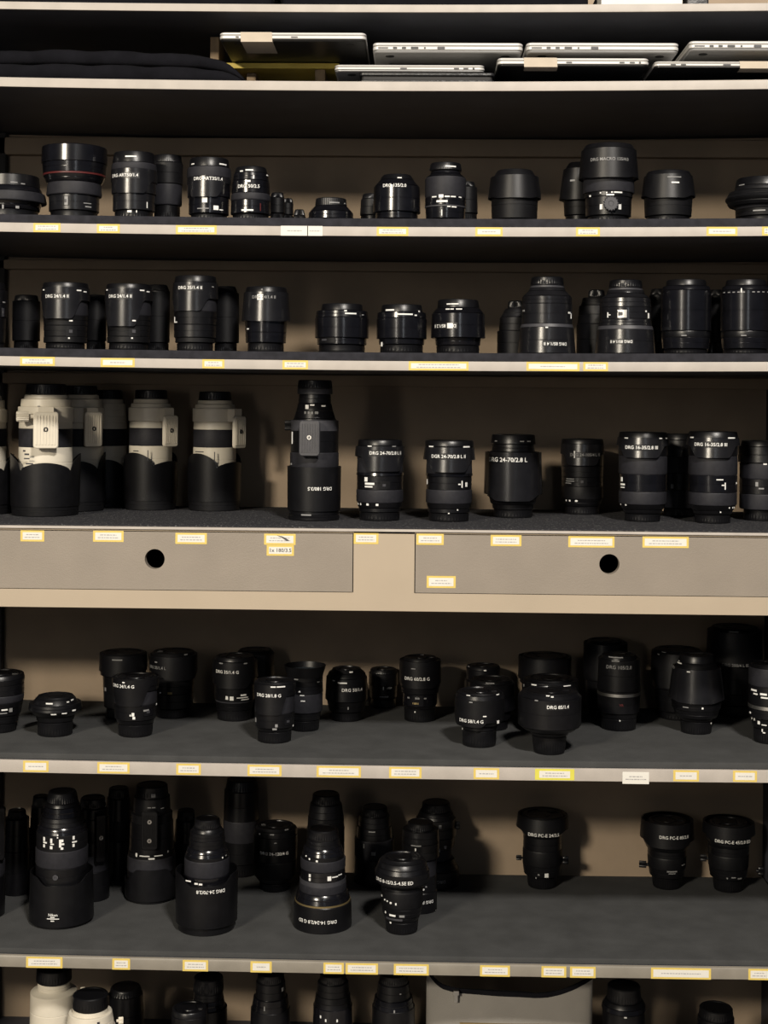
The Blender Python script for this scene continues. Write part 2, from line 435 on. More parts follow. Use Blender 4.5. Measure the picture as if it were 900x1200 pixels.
    def section(s, kind, z0, z1, r0, r1, mk, istop):
        mb = MB(); b = min(.0009, (z1-z0)*.25); h = z1-z0
        if kind in ('focus_ring', 'zoom_ring'):
            g = min(.0012, h*.12)
            mb.lathe([(0, z0), (r0-.001, z0), (r0-.0005, z0+g), (r0, z0+g*1.6), (r1, z1-g*1.6), (r1-.0005, z1-g), (r1-.001, z1), (0, z1)], ribs=56, ribd=.0007, ribset=(3, 4))
            mb.build(kind, mk or 'rb', s.root)
        elif kind == 'rear_cap':
            t = [(r1, z1-b*2), (r1-b*2, z1)] + ([(r1*.82, z1), (r1*.79, z1-.0012), (0, z1-.0012)] if istop else [(0, z1)])
            mb.lathe([(0, z0), (r0-b, z0), (r0, z0+b*1.5)] + ([(r0+(r1-r0)*.3, z0+h*.3), (r0+(r1-r0)*.7, z0+h*.72)] if h > .006 else []) + t, ribs=40, ribd=.0008, ribset=(2, 3, 4) if h > .006 else (2,))
            mb.build(kind, mk or 'cap', s.root)
        elif kind == 'front_cap':
            mb.lathe([(0, z0), (r0-b, z0), (r0, z0+b), (r1, z1-b*2), (r1-b*1.5, z1-b*.3), (r1*.9, z1), (r1*.84, z1-.0004), (r1*.82, z1-.0022), (r1*.42, z1-.0024), (r1*.40, z1-.0010), (0, z1-.0008)], ribs=60, ribd=.0004, ribset=(2, 3))
            cap = mb.build(kind, mk or 'cap', s.root)
            if istop:
                ph = random.Random(int(s.cx*7)).uniform(0, PI)
                for sg in (0, PI):
                    mb = MB(); vs = []; fs = []; n = 7
                    for k in range(n):
                        a = ph+sg+R(-38+76*k/(n-1)); ro = r1*.80; ri = max(r1*.46, r1*.60*1/max(.6, math.cos(R(-38+76*k/(n-1)))) * .72)
                        for rr, zz in ((ri, z1-.0024), (ri, z1-.0006), (ro, z1-.0002), (ro, z1-.0024)): vs.append((rr*math.cos(a), rr*math.sin(a), zz))
                    for k in range(n-1):
                        i = k*4
                        fs += [(i, i+4, i+5, i+1), (i+1, i+5, i+6, i+2), (i+2, i+6, i+7, i+3)]
                    fs += [(0, 1, 2, 3), (4*n-4, 4*n-1, 4*n-2, 4*n-3)]
                    mb.add(vs, fs); mb.build('pinch_grip', 'pl', cap)
        elif kind == 'glass':
            mb.lathe([(0, z0), (r0, z0), (r1, z1-.001), (r1*.9, z1), (r1*.86, z1-.003), (r1*.4, z1-.004), (0, z1-.002)]); mb.build('front_element', 'glass', s.root)
        elif kind in ('band', 'red_band'):
            mb.lathe([(0, z0), (r0, z0), (r1, z1), (0, z1)]); mb.build(kind, mk or 'silver', s.root)
        else:
            pr = [(0, z0), (r0-b, z0), (r0, z0+b)]
            if h > .012:
                g = z0+h*.5; rg = (r0+r1)/2
                pr += [(rg+(r0-rg)*.08, g-.0009), (rg-.0005, g-.0005), (rg-.0005, g+.0005), (rg+(r1-rg)*.08, g+.0009)] if kind == 'barrel' else []
            pr += [(r1, z1-b), (r1-b, z1), (0, z1)]
            mb.lathe(pr); mb.build(kind, mk or 'pl', s.root)
    def hood(s, Z, up, py1, pes, pel, r1, r0, th0, mk, val):
        """petal hood: solid rim at py1, petal edge between pes (short) and pel (long)"""
        sc = s.sc; ra, rb_ = r1*sc, r0*sc
        if up: zr = 0.0 if py1 is None else Z(py1, r1)
        else: zr = Z(py1, r1)
        zs, zl = Z(pes, r0), Z(pel, r0)
        zv = Z(val, r0) if val is not None else None
        seg = 72; vs = []; fs = []; n = 5
        def e(th):
            c = math.cos(2*(th-R(th0)))
            if zv is not None:
                return zv+(zl-zv)*max(0, c)**.6 if c > 0 else zv+(zs-zv)*(-c)**.45
            t = max(0, min(1, (c+.55)/1.0)); t = t*t*(3-2*t)
            return zs+(zl-zs)*t
        th_ = .0016
        for k in range(seg):
            a = 2*PI*k/seg; ze = e(a)
            col = []
            for j in range(n+1):
                t = j/n; z = zr+(ze-zr)*t; rr = ra+(rb_-ra)*min(1.0, abs((z-zr)/((max(abs(zs-zr), abs(zl-zr))) or 1)))
                vs.append((rr*math.sin(a), -rr*math.cos(a), z))
            for j in range(n, -1, -1):
                t = j/n; z = zr+(ze-zr)*t; rr = ra+(rb_-ra)*min(1.0, abs((z-zr)/((max(abs(zs-zr), abs(zl-zr))) or 1)))-th_
                if j == 0: rr -= .002
                vs.append((rr*math.sin(a), -rr*math.cos(a), z))
        W = 2*(n+1)
        for k in range(seg):
            i = k*W; j = ((k+1) % seg)*W
            for q in range(W):
                q2 = (q+1) % W
                fs.append((i+q, j+q, j+q2, i+q2))
        mb = MB(); mb.add(vs, fs); mb.build('lens_hood', mk, s.root, sharp=40)
        lo, hi = min(zr, zs if zv is None else min(zs, zl)), max(zr, zs if zv is None else max(zs, zl))
        # radius is only relied on over the short side, which runs all round
        if up: lo, hi = zr, max(zs, zl)
        else: lo, hi = min(zs, zl), zr
        return (lo, hi, rb_, ra) if not up else (lo, hi, ra, rb_)
    def knob(s, Z, K, rad, parent):
        # px centre, py centre, half length, half height, side: -1 left, 1 right, 0 towards the viewer
        px, py, hl, hh, side = K[:5]; mk = K[5] if len(K) > 5 else 'pl'; sc = s.sc
        mb = MB(); L = hl*2*sc; rr = hh*sc
        pr = [(0, 0), (rr*.45, 0), (rr*.45, L*.3), (rr*.96, L*.3), (rr, L*.38), (rr, L*.92), (rr*.9, L), (rr*.35, L), (rr*.3, L-.001), (0, L-.001)]
        mb.lathe(pr, ribs=16, ribd=rr*.14, ribset=(3, 4, 5, 6))
        z = Z(py, 0 if side else rad(0)/sc)
        me = mb.mesh('knob')
        if side == 0:
            r_ = rad(Z(py, hh)); r_ = rad(Z(py, r_/sc)); z = Z(py, r_/sc)
            a = math.asin(max(-.9, min(.9, (px-s.cx)*sc/r_)))
            M = Matrix.Translation((r_*math.sin(a)*.97, -r_*math.cos(a)*.97, z)) @ Matrix.Rotation(a, 4, 'Z') @ Matrix.Rotation(R(90), 4, 'X')
        else:
            x0 = (px-s.cx)*sc - side*L/2
            M = Matrix.Translation((x0, -(K[6]*sc if len(K) > 6 else 0), z)) @ Matrix.Rotation(R(90)*side, 4, 'Y')
        me.transform(M)
        if side == 0: me.flip_normals() if False else None
        return link('knob', me, mk, parent)
    def tripod(s, Z, f, ang, rad, knobs):
        # foot: px centre, half width, py top, py bottom, material, angle deg, stand-off px, collar (py1, py0, r)
        px, hw, p1, p0, mk, adeg, so, col = f[:8]
        sc = s.sc; a = R(adeg)
        zc1, zc0 = Z(col[0], col[2]), Z(col[1], col[2]); rc = col[2]*sc
        mb = MB(); mb.lathe([(0, zc0), (rc-.001, zc0), (rc, zc0+.001), (rc, zc1-.001), (rc-.001, zc1), (0, zc1)])
        cl = mb.build('tripod_collar', mk, s.root)
        z1, z0 = Z(p1, so), Z(p0, so); w = hw*sc; y1 = -so*sc; t = .008
        mb = MB()
        mb.rbox(-w, w, y1, y1+t, z0, z1, min(w*.35, .006), axis='y', chamf=.0015, n=5)
        ng = 7
        for k in range(ng):   # raised ribs on the shoe
            x = -w*.74+w*1.48*k/(ng-1)
            mb.box(x-w*.055, x+w*.055, y1-.0013, y1+.001, z0+(z1-z0)*.10, z1-(z1-z0)*.10)
        mb.rbox(-w*.62, w*.62, y1+t-.001, -rc*.8, zc0+.0005 if zc1-zc0 > .012 else zc0-.004, zc1-.0005, .002, axis='y')
        me = mb.mesh('tripod_foot'); me.transform(Matrix.Rotation(a, 4, 'Z'))
        ft = link('tripod_foot', me, mk, cl)
        mb = MB(); zc = z0+(z1-z0)*.52
        for q in ((.52,) if len(f) < 9 else f[8]):
            zc = z0+(z1-z0)*q; mb = MB()
            mb.lathe([(0, 0), (.0022, 0), (.0022, .0016), (.0042, .0016), (.0046, .0008), (.0046, -.002), (0, -.002)], seg=20, off=(0, 0, 0))
            me = mb.mesh('screw'); me.transform(Matrix.Rotation(a, 4, 'Z') @ Matrix.Translation((0, y1-.0004, zc)) @ Matrix.Rotation(R(90), 4, 'X'))
            link('screw_hole' if mk == 'white' else 'screw', me, 'dark' if mk == 'white' else 'silver', cl)
        for K in knobs: s.knob(Z, K, rad, cl)

GROUPS = {2: 'camera lenses on the highest lens shelf', 3: 'camera lenses on the second lens shelf', 4: 'camera lenses on the shelf above the drawers',
          5: 'camera lenses on the shelf below the drawers', 6: 'camera lenses on the lowest labelled shelf', 7: 'lenses on the bottom shelf'}
# ---- highest lens shelf
def L(*a, **k): return Lens(*a, **k)
G = 'gl'
L(2, 10, 'squat black lens cut off by the left picture edge on the highest lens shelf', [('front_cap',203,33,34),('barrel',217,35,37),('focus_ring',223,40,42),('barrel',234,36,34),('rear_cap',244,32,32)], Yf=.03, mat0=G,
  marks=[(14,214,8,1.2,'inkdim'),(24,215,5,1.2,'inkdim'),(2,243,2,5,'inkdim'),(18,243,4,3,'inkdim')])
L(2, 85, 'large black lens with wide drum hood and thin red ring, second from left', [('front_cap',168,37.5,38,G),('barrel',188,37,36),('red_band',201,36.2,36,'red'),('barrel',203,35.5,32),('focus_ring',212,31,32),('barrel',227,29,29,'hoodg'),('rear_cap',246,27,27)], Yf=.03, mat0=G,
  marks=[(76,236,4,10,'inkdim'),(100,238,10,1,'inkdim'),(101,242,8,1.5,'inkdim')], wins=[(76,236,7,11,'mt',.6)])
L(2, 155, 'black lens with its hood lettered 50/1.4 on black tape, highest lens shelf', [('front_cap',177,23.5,25),('focus_ring',190,26,26.5),('barrel',198,26,26),('barrel',226,24.5,24.5),('rear_cap',246,22,22)], Yf=.03, mat0='hoodg',
  hoods=[('down',197.5,212,226.5,26.6,27.4,-10)], texts=[('DRG ART50/1.4',142.5,206,4.6,'t')], marks=[(151,184,13,1.6),(150,248.5,5,2.6),(158,248.5,1.2,2.6),(170,240,1,7)])
L(2, 194, 'plain dark lens half hidden behind the 50/1.4 lens on the highest lens shelf', [('front_cap',181,16,17),('barrel',190,18,18),('focus_ring',215,17,17),('rear_cap',240,15,15)], Yf=.13)
L(2, 243, 'glossy black lens with hood lettered 35/1.4, beside a short 50/2.5 lens', [('front_cap',184,22.5,23.5),('focus_ring',195,25.5,26),('barrel',207,25,25),('barrel',230,23.5,23.5),('rear_cap',250,21,21)], Yf=.03, mat0=G,
  hoods=[('down',206,214,231,25.6,26.6,-14)], texts=[('DRG ART35/1.4',241.5,210,4.6)], marks=[(259,192,11,1.6),(224,192,5,1.4),(238,235,6,6),(251,244,6,5),(236,245,14,1,'inkdim'),(257,246,5,1.2)])
L(2, 292, 'short black lens lettered 50/2.5 with a grey rubber ring, highest lens shelf', [('front_cap',195,17.5,19),('barrel',202,20,21),('barrel',211,21.5,22.5),('focus_ring',226,23,23.5),('barrel',234,23,23.5),('rear_cap',250,21,21)], Yf=.03, mat0=G,
  texts=[('DRG 50/2.5',289,219,4.8)], marks=[(290,200,9,1.6),(281,201,4,1.4),(311,204,4,1.4),(295,208,1.4,4),(289,213,5,2.4),(288,247,14,1.8),(303,243,1,9,'red')])
L(2, 323, 'small dark lens tucked behind the 50/2.5 lens, tallest of three behind it', [('front_cap',226,7,8),('barrel',232,8.5,9),('rear_cap',250,8,8)], Yf=.13)
L(2, 335, 'small dark lens, middle height of three stepping down right of the 50/2.5 lens', [('front_cap',233,6,6.5),('barrel',238,6.8,7),('rear_cap',252,6.5,6.5)], Yf=.17)
L(2, 349, 'lowest small black lens of the three stepping down right of the 50/2.5 lens', [('front_cap',246,5.5,7),('rear_cap',253,7.5,7.5)], Yf=.12)
L(2, 386, 'lowest flat pancake lens standing alone mid left on the highest lens shelf', [('front_cap',231.5,18,18.5),('barrel',241,20,25),('barrel',247,26,26.5),('rear_cap',256,23,23)], Yf=.03, mat0=G, marks=[(390,238,12,1.4,'inkdim'),(402,238,3,1.2,'inkdim')])
L(2, 434, 'dark lens peeking out left behind the round shouldered lens on the highest lens shelf', [('front_cap',227,11,12),('barrel',233,13,14),('rear_cap',252,13,13)], Yf=.13)
L(2, 463, 'shiny black round shouldered lens at centre left of the highest lens shelf', [('front_cap',204,17,20),('barrel',210,21,26),('barrel',216.5,27,28),('barrel',247.5,25,25),('rear_cap',256,23,23)], Yf=.03, mat0=G, texts=[('DRG 135/2.0',460,218,4.6)], marks=[(466,209,5,1.2)])
L(2, 520, 'black lens with tall ribbed rubber ring and white distance scale, centre of highest lens shelf', [('front_cap',190,18,19),('barrel',199,17,18),('barrel',203,19,23),('focus_ring',206.5,24,24),('barrel',230,24,24),('band',240.5,24.2,24.2,'gry'),('barrel',242,23.5,23),('rear_cap',256,21,21)], Yf=.03, mat0=G,
  marks=[(526,195.5,13,1.5),(515,230.5,5.5,3.6),(507,231,6,1.4),(522,231,6,1.6),(529,231,6,1.4),(537,231,4,1.2),(516,236.5,13,2.2),(524,242.5,4,1.6),(530,243,6,1.3),(516,250,1,7)])
L(2, 545, 'dark lens showing at right behind the scale marked lens on the highest lens shelf', [('front_cap',213,9,10),('barrel',219,12,13),('rear_cap',250,12,12)], Yf=.15)
L(2, 601, 'matte black lens with stepped wide hood, alone right of centre on highest lens shelf', [('front_cap',198,21,25,'hood'),('barrel',206,25,25,'hood'),('barrel',224,27.5,26.5,'mt'),('rear_cap',256,25,25)], Yf=.05, hoods=[('down',205,230,232,28,31.5,0,'hood')], mat0='mt')
L(2, 676, 'dark hooded lens half hidden left of the tall macro lens', [('front_cap',190,12,16),('barrel',198,17,19),('barrel',223,20,20),('barrel',234,17.5,16.5),('rear_cap',252,15,15)], Yf=.165, hoods=[('down',197,232,234,18,23,0,'hood')], marks=[(669,212,6,2,'inkdim')])
L(2, 711, 'tallest lens on the highest lens shelf, with drum hood and a round front knob', [('front_cap',167,28,31),('barrel',173,31,33),('barrel',205,30,29),('focus_ring',207,29.5,30),('barrel',224,28,28),('barrel',230,27,26.5),('rear_cap',252,24,24)], Yf=.03, hoods=[('down',173,206,208,32,35,0,'hood')],
  texts=[('DRG MACRO 135/4.0',712,187,4.4,'d')], marks=[(690,229,2.5,2),(702,226.5,1.5,1.6),(709,226.5,1.5,1.6),(715,226,2,1.6),(722,226,10,1.6),(713,229,9,1.6),(703,243,3.5,6),(724,243,3.5,6)], knobs=[(713.5,240,3.5,9,0,'gry')])
L(2, 781, 'dark lens with flared hood and tiny print, right of the tall round knobbed lens', [('front_cap',199,25,27),('barrel',205,27,28),('barrel',230,28,27,'mt'),('rear_cap',252,25,25)], Yf=.05, hoods=[('down',204,228,232,28,32,0,'hood')], marks=[(788,208,16,1,'inkdim'),(789,214.5,9,1.6)], mat0='mt')
L(2, 893, 'flat black flanged lens cut off by the right picture edge, on the highest lens shelf', [('front_cap',206,31,33),('barrel',216,33,34),('barrel',221,40,44),('barrel',229,44,40),('focus_ring',238,34,33),('barrel',243,32.5,32),('rear_cap',252,30,30)], Yf=.04, mat0='mt', marks=[(868,215,9,1.2,'inkdim'),(888,247,14,1.4,'inkdim')])

# ---- second lens shelf
L(3, -14, 'black lens mostly cut off by the left picture edge on the second lens shelf', [('front_cap',331,18,19),('barrel',340,21,21),('barrel',372,20,19),('rear_cap',402,18,18)], Yf=.03, marks=[(3,354,4,1.5,'inkdim')], wins=[(2,366,4,10,'gry',.5)])
L(3, 30, 'plain dark lens in the gap behind the leftmost two on the second lens shelf', [('front_cap',346,13,14),('barrel',353,16,16),('rear_cap',400,14,14)], Yf=.16)
for cx, lab, long_, tx in ((76, 'black lens lettered 24/1.4, left one of two, with a short hood petal', 374, 65), (150, 'black lens lettered 24/1.4, right one of two, with a deep rounded hood petal', 383, 139)):
    o = 1 if cx == 150 else 0
    L(3, cx, lab, [('front_cap',331+o*1.5,26,26.5),('barrel',338+o*1.5,26.5,26.5),('focus_ring',352,25.5,26),('barrel',370,25.5,25,'mt'),('barrel',382,25,24.5,'mt'),('barrel',395,25,25,'mt'),('rear_cap',402,22.5,22.5)], Yf=.03, mat0=G,
      hoods=[('down',337+o*1.5,352,long_,27.5,29,-20)], texts=[('DRG 24/1.4 II',tx,348,4.6,'t')],
      marks=[(cx+15,340.5,6,1.4),(cx+22,341.5,5,1.4),(cx-25,340,3,1.4),(cx+6,376.5,4,1.6),(cx+6,388.5,5,3),(cx+4,397,2,1.6)], wins=[(cx+7,389,13,12,'mt',1.0)])
L(3, 112, 'dark lens in the gap behind the two lenses lettered 24/1.4', [('front_cap',346,10,11),('barrel',352,12,12),('rear_cap',400,11,11)], Yf=.16)
L(3, 184, 'dark lens right behind the 24/1.4 lens with a deep petal hood', [('front_cap',334,11,13),('barrel',341,14,14),('rear_cap',402,13,13)], Yf=.13)
L(3, 228, 'tallest of four hooded lenses at left of the second lens shelf, lettered 35/1.4', [('front_cap',323,23.5,24.5),('barrel',331,25,25.5),('focus_ring',350,24.5,25),('barrel',365,25,24.5,'pl'),('barrel',381,24.5,24.5,'pl'),('barrel',396,23,23,'mt'),('rear_cap',402,21,21)], Yf=.03, mat0=G,
  hoods=[('down',331,350,365,26,27.5,-24)], texts=[('DRG 35/1.4 II',221,338,4.6,'t')], marks=[(204,375,1.2,7),(206,378,4,1.4),(248,336,3,1.2,'inkdim')])
L(3, 264, 'dark lens half hidden right behind the tallest hooded lens on the second lens shelf', [('front_cap',336,11,13),('barrel',343,15,15.5),('rear_cap',402,13,13)], Yf=.14)
L(3, 311, 'black hooded lens standing just left of the empty gap on the second lens shelf', [('front_cap',336,23.5,24.5),('barrel',343,25,26),('barrel',376,24.5,24),('barrel',390,24,23.5),('rear_cap',402,21,21)], Yf=.03, mat0=G, hoods=[('down',342.5,376,377,26,28.5,0)],
  texts=[('DRG 24/1.4 II',308,349,4.4,'d')], marks=[(304,349,7,6.5),(290,386,4,1.4),(306,340,2,1.2,'inkdim')])
L(3, 400, 'stubby black lens with plain shiny barrel, first right of the empty gap', [('front_cap',356,23.5,24.5),('barrel',364,30,31),('barrel',372,31.5,31.5),('barrel',396,29,29),('rear_cap',404,27,27)], Yf=.03, mat0=G, marks=[(410,368,14,1.6),(404,365,3,1.5),(424,369,3,1.2,'inkdim')], wins=[(382,399,24,7,'mt',1.0)])
L(3, 470, 'stubby black lens with plain shiny barrel, second right of the empty gap', [('front_cap',357,23.5,24.5),('barrel',366,28.5,29),('barrel',373,29.5,29.5),('barrel',397,27,26.5),('rear_cap',404,25,25)], Yf=.03, mat0=G, marks=[(456,364,12,1.8),(490,365,2,1.8),(474,369,18,1.6),(486,370,3,1.4),(447,404,3,5)])
L(3, 536, 'round bellied glossy lens with upside down 85/1.2 lettering, middle of second lens shelf', [('front_cap',351,23.5,24.5),('barrel',361,26,30),('barrel',367,31,32),('barrel',396,27,26),('rear_cap',405,25,25)], Yf=.03, mat0=G, texts=[('DRG 85/1.2 II',520,382.5,4.6,'tu')],
  marks=[(525,357,5,1.4),(532,357,9,1.4),(524,363,5,1.2),(529,363,4,1.2),(537,363,7,1.2),(527,382.5,7,6)])
L(3, 604, 'dark lens hidden left behind the face down 85/1.4 lens', [('rear_cap',353,9,10),('barrel',362,13,18),('barrel',372,19,20),('barrel',388,22,22)], Yf=.14)
L(3, 640, 'black face down lens with plain ringed barrel, left of two lettered 85/1.4', [('rear_cap',324.5,18.5,19.5),('band',335,20,20,'gry'),('barrel',337,20.5,22),('barrel',341,23,28),('barrel',347,29,29),('barrel',356,29.5,29.5),('band',380,30,31,'gry'),('barrel',383.5,31.5,34)], Yf=.03, mat0='hoodg',
  texts=[('DRG 85/1.4 II',650.5,403.5,4.4,'tu')], marks=[(666,366.5,5,2),(668,370,1.5,6),(613,364,5,2,'inkdim'),(640,384.5,3,1.4)])
L(3, 698, 'dark stepped lens hidden left behind the 85/1.4 lens with a square switch', [('rear_cap',340,9,10),('barrel',349,16,18),('barrel',358,20,22),('barrel',380,23,23)], Yf=.15)
L(3, 732, 'black face down lens with square front switch, right of two lettered 85/1.4', [('rear_cap',328,18.5,19.5),('band',338,20,20,'gry'),('barrel',340,21,22),('barrel',344,23,28),('barrel',349,29,30),('barrel',360,30,30),('barrel',374,30,31),('band',382,31.5,32.5,'gry'),('barrel',386,33,35)], Yf=.03, mat0='hoodg',
  texts=[('DRG 85/1.4 II',727.5,401,4.0,'tu')], marks=[(712,369.5,1.4,6),(714,369.5,2.5,1.2),(758.5,370,2.6,6),(755.5,365,2,2)], wins=[(728,368.5,16,14,'gl',1.6),(728.5,368.5,10,9,'silver',2.2)])
L(3, 770, 'dark lens in the gap between the square switch lens and the tall plain barrels', [('front_cap',339,8,9),('barrel',346,10,10),('rear_cap',402,9,9)], Yf=.16)
for cx, lab in ((803, 'tall plain black barrel lens without rim lettering, second from right on the second lens shelf'), (873, 'tall plain black barrel lens with small marks round its rim, rightmost on second lens shelf')):
    L(3, cx, lab, [('front_cap',327.5,22.5,23.5),('barrel',335,27,28.5),('barrel',340,29,29),('focus_ring',388,28,28,'pl'),('barrel',396,28,27),('rear_cap',409,25,25)], Yf=.03, mat0='gl',
      marks=[(cx-2,394,6,1,'inkdim')] + ([(cx-30+k*5.5, 343-((k-5)**2)*.03, 3.0, 1.1, 'inkdim') for k in range(1, 11) if k != 6] + [(868,341,1.2,5)] if cx == 873 else []))
L(3, 838, 'dark lens in the gap between the two tall plain barrels', [('front_cap',340,8,9),('barrel',347,10,10),('rear_cap',402,9,9)], Yf=.16)

# ---- shelf above the drawers
def tele(cx, pb, lab, tops, wr, hr, petals, foot, kn, th=0, dim=0, extra=()):
    t0, t1, t2, t3, t4, t5 = tops   # cap top, white top, collar top, collar bottom / ring top, ring bottom, hood valley
    return L(4, cx, lab, [('rear_cap',t0,wr*.74,wr*.76),('barrel',t1,wr*.80,wr*.82,'white'),('barrel',t1+5,wr*.92,wr*.96,'white'),('barrel',t2,wr*.97,wr,'white'),('zoom_ring',t3,wr,wr,'rb'),('barrel',t4,wr,wr,'white'),('barrel',pb-45,wr*1.02,wr*1.05,'mt'),('barrel',pb-12,hr*.96,hr*.94,'mt')], pb=pb,
      hoods=[('up',pb-11,petals[0],petals[1],hr*.98,hr,th,'hood',petals[2])], foot=foot, knobs=kn, marks=list(extra))
tele(-24, 604, 'white telephoto lens mostly cut off by the left picture edge above the drawers', (452,464,486,503,524,552), 31, 40, (534,546,553), (-24,14,486,526,'white',0,44,(480,496,32)), [])
tele(54, 606, 'brightly lit white telephoto lens with its tripod foot facing front, on a black hood', (450,463,486,503,525,552), 31, 40.5, (533,543,553), (55,14,483,526,'white',0,43,(477,495,32)), [(31,488,10,6,-1,'white',36)],
     extra=[(33,533,6,2,'gry'),(30,529,4,1.6,'gry'),(33,538,7,1.4,'gry'),(36,544,9,1.6,'gry'),(46,477.5,3,3,'gry'),(56,478,10,1,'gry')])
tele(93, 600, 'white telephoto lens in shade close behind the brightly lit one, foot turned right', (452,463,487,503,524,550), 28, 31, (531,541,552), (110,11,483,524,'white',24,41,(478,496,29)), [])
tele(126, 595.2, 'third dim telephoto lens at the back, right behind the two white ones at left', (457,468,488,503,523,547), 23, 27, (531,539,550), None, [])
tele(177, 598.5, 'dim beige telephoto lens with foot turned right, left one of a spaced pair', (457,468,487,502,523,545), 25, 31.5, (531,541,547), (200,10,487,524,'white',36,40,(478,494,26)), [], th=50, extra=[(174,534,1,12,'gry'),(160,529,8,1,'gry')])
tele(252, 599.5, 'dim beige telephoto lens with foot turned right, next left of the tall black telephoto', (459,469.5,488,504,525,548), 25, 31.5, (532,542,549), (278,10,488,526,'white',48,40,(479,495,26)), [], th=50, extra=[(252,536,1,12,'gry'),(234,530,14,1,'gry')])
L(4, 369, 'tall black telephoto lens with grey tripod foot and side knob, lettered 180/3.5', [('rear_cap',445.5,19.5,20.5),('band',456,20.5,20.5,'gry'),('barrel',462,18.5,19),('barrel',473,19.5,24),('barrel',491,25,26),('barrel',505,28,28),('focus_ring',531,28.5,28.5),('barrel',549,28,28),('barrel',600,29,29),('rear_cap',605,30,30)], pb=611,
  hoods=[('up',600,548,548,31,31.5,0,'hood')], texts=[('DRG 180/3.5',376,573,4.8,'u')], marks=[(360,477.5,4,5.4),(366,475,5,1.6),(379,476,5,1.6),(358,484,2,3,'inkdim'),(362,484,2,3,'inkdim'),(366,484,2,3,'inkdim'),(371,484,4,3,'inkdim'),(343,514,2,14),(342,545,4,2,'inkdim'),(360,604,12,1.6,'inkdim')],
  foot=(364,12,493,535,'gry',-9,39,(493,506,28)), knobs=[(342,499,8,6,-1,'mt')])
def zoomlens(cx, pb, lab, cap, hoodp, r, texts, marks, wins=(), secs=None, th=0, hr=None):
    return L(4, cx, lab, secs, pb=pb, hoods=[('down',hoodp[0],hoodp[1],hoodp[2],r+.8,hr or r+2.5,th,'hoodg')], texts=texts, marks=marks, wins=wins, mat0='pl')
zoomlens(446, 611, 'black 24-70/2.8 zoom lens with cut away hood, right beside the tall black telephoto', None, (524,536,553), 28, [('DRG 24-70/2.8 L II',453.5,531.5,4.6,'t')],
  [(434,523.5,5,1.4),(462,523.5,5,1.2,'inkdim'),(430,562.5,4,5),(434,567.5,12,2.4),(433,571,10,1.6),(421,592,1.4,2.4),(424,592,1.4,2.4),(432,592,3,2.4),(443,592,3,2.4),(448,566.5,3,1.6),(453,572,5,1.8)], wins=[(452,569,12,9,'mt',.8)],
  secs=[('front_cap',516,25.5,26),('barrel',523,26.5,27.5),('focus_ring',537,26.5,27),('band',555,27.5,28,'gl'),('barrel',558,27,27),('zoom_ring',575,27.5,27.5),('barrel',590,26.5,25.5),('barrel',596,24.5,24.5),('rear_cap',601,23.5,23.5)], th=12, hr=31)
zoomlens(527, 612, 'black 24-70/2.8 zoom lens with full hood, second right of the tall black telephoto', None, (525,540,554), 28, [('DGR 24-70/2.8 L II',526,535.5,4.8,'t')],
  [(506,524,7,1.4),(547,524,10,1.6),(501,566,1,6),(542,568,1.4,8),(539,568,3,1.4),(547,568.5,3,5),(537,598,1.4,1.4),(527,602,1.6,1.2)],
  secs=[('front_cap',517,28,28.5),('barrel',524,28,28),('focus_ring',540,26.5,27),('band',556,27.5,27.5,'gl'),('barrel',559,26.5,26.5),('zoom_ring',575,27,27),('barrel',591,26,25),('barrel',597,24.5,24.5),('rear_cap',602,23.5,23.5)], th=0, hr=32)
L(4, 602, 'black lens with large plain barrel hood and the biggest 24-70/2.8 lettering', [('front_cap',510,25,26),('barrel',521,24,25),('barrel',530,28,30),('barrel',584,28,26),('barrel',592,24,23.5),('rear_cap',598,22.5,22.5)], pb=607.5,
  hoods=[('down',531,581,588,33,34.3,0,'hoodg')], texts=[('DRG 24-70/2.8 L',594,539.5,6.2)], marks=[(582,517.5,4,1.2,'inkdim'),(612,517.5,5,1.2,'inkdim'),(620,517.5,5,1.2,'inkdim')])
zoomlens(683, 603.5, 'narrower black zoom lens with side hood wings and dim lettering, set back above the drawers', None, (521,533,546), 24, [('DRG 24-105/4 L IS',687,533.5,4.2,'td')],
  [(674,533,1.6,8),(669,562,11,1,'inkdim'),(669,564.5,12,1,'inkdim'),(667,567,9,1,'inkdim'),(665,587.5,1.4,2),(669,587.5,2,2),(676.5,587.5,3,2)], wins=[(684,565,10,9,'mt',.8)],
  secs=[('front_cap',515,24,24.5),('barrel',521,24.5,24.5),('barrel',547,24.5,24),('barrel',560,24,24),('zoom_ring',571,24.3,24.3,'mt'),('barrel',586,23.5,21),('rear_cap',594,20,20)], th=0, hr=27)
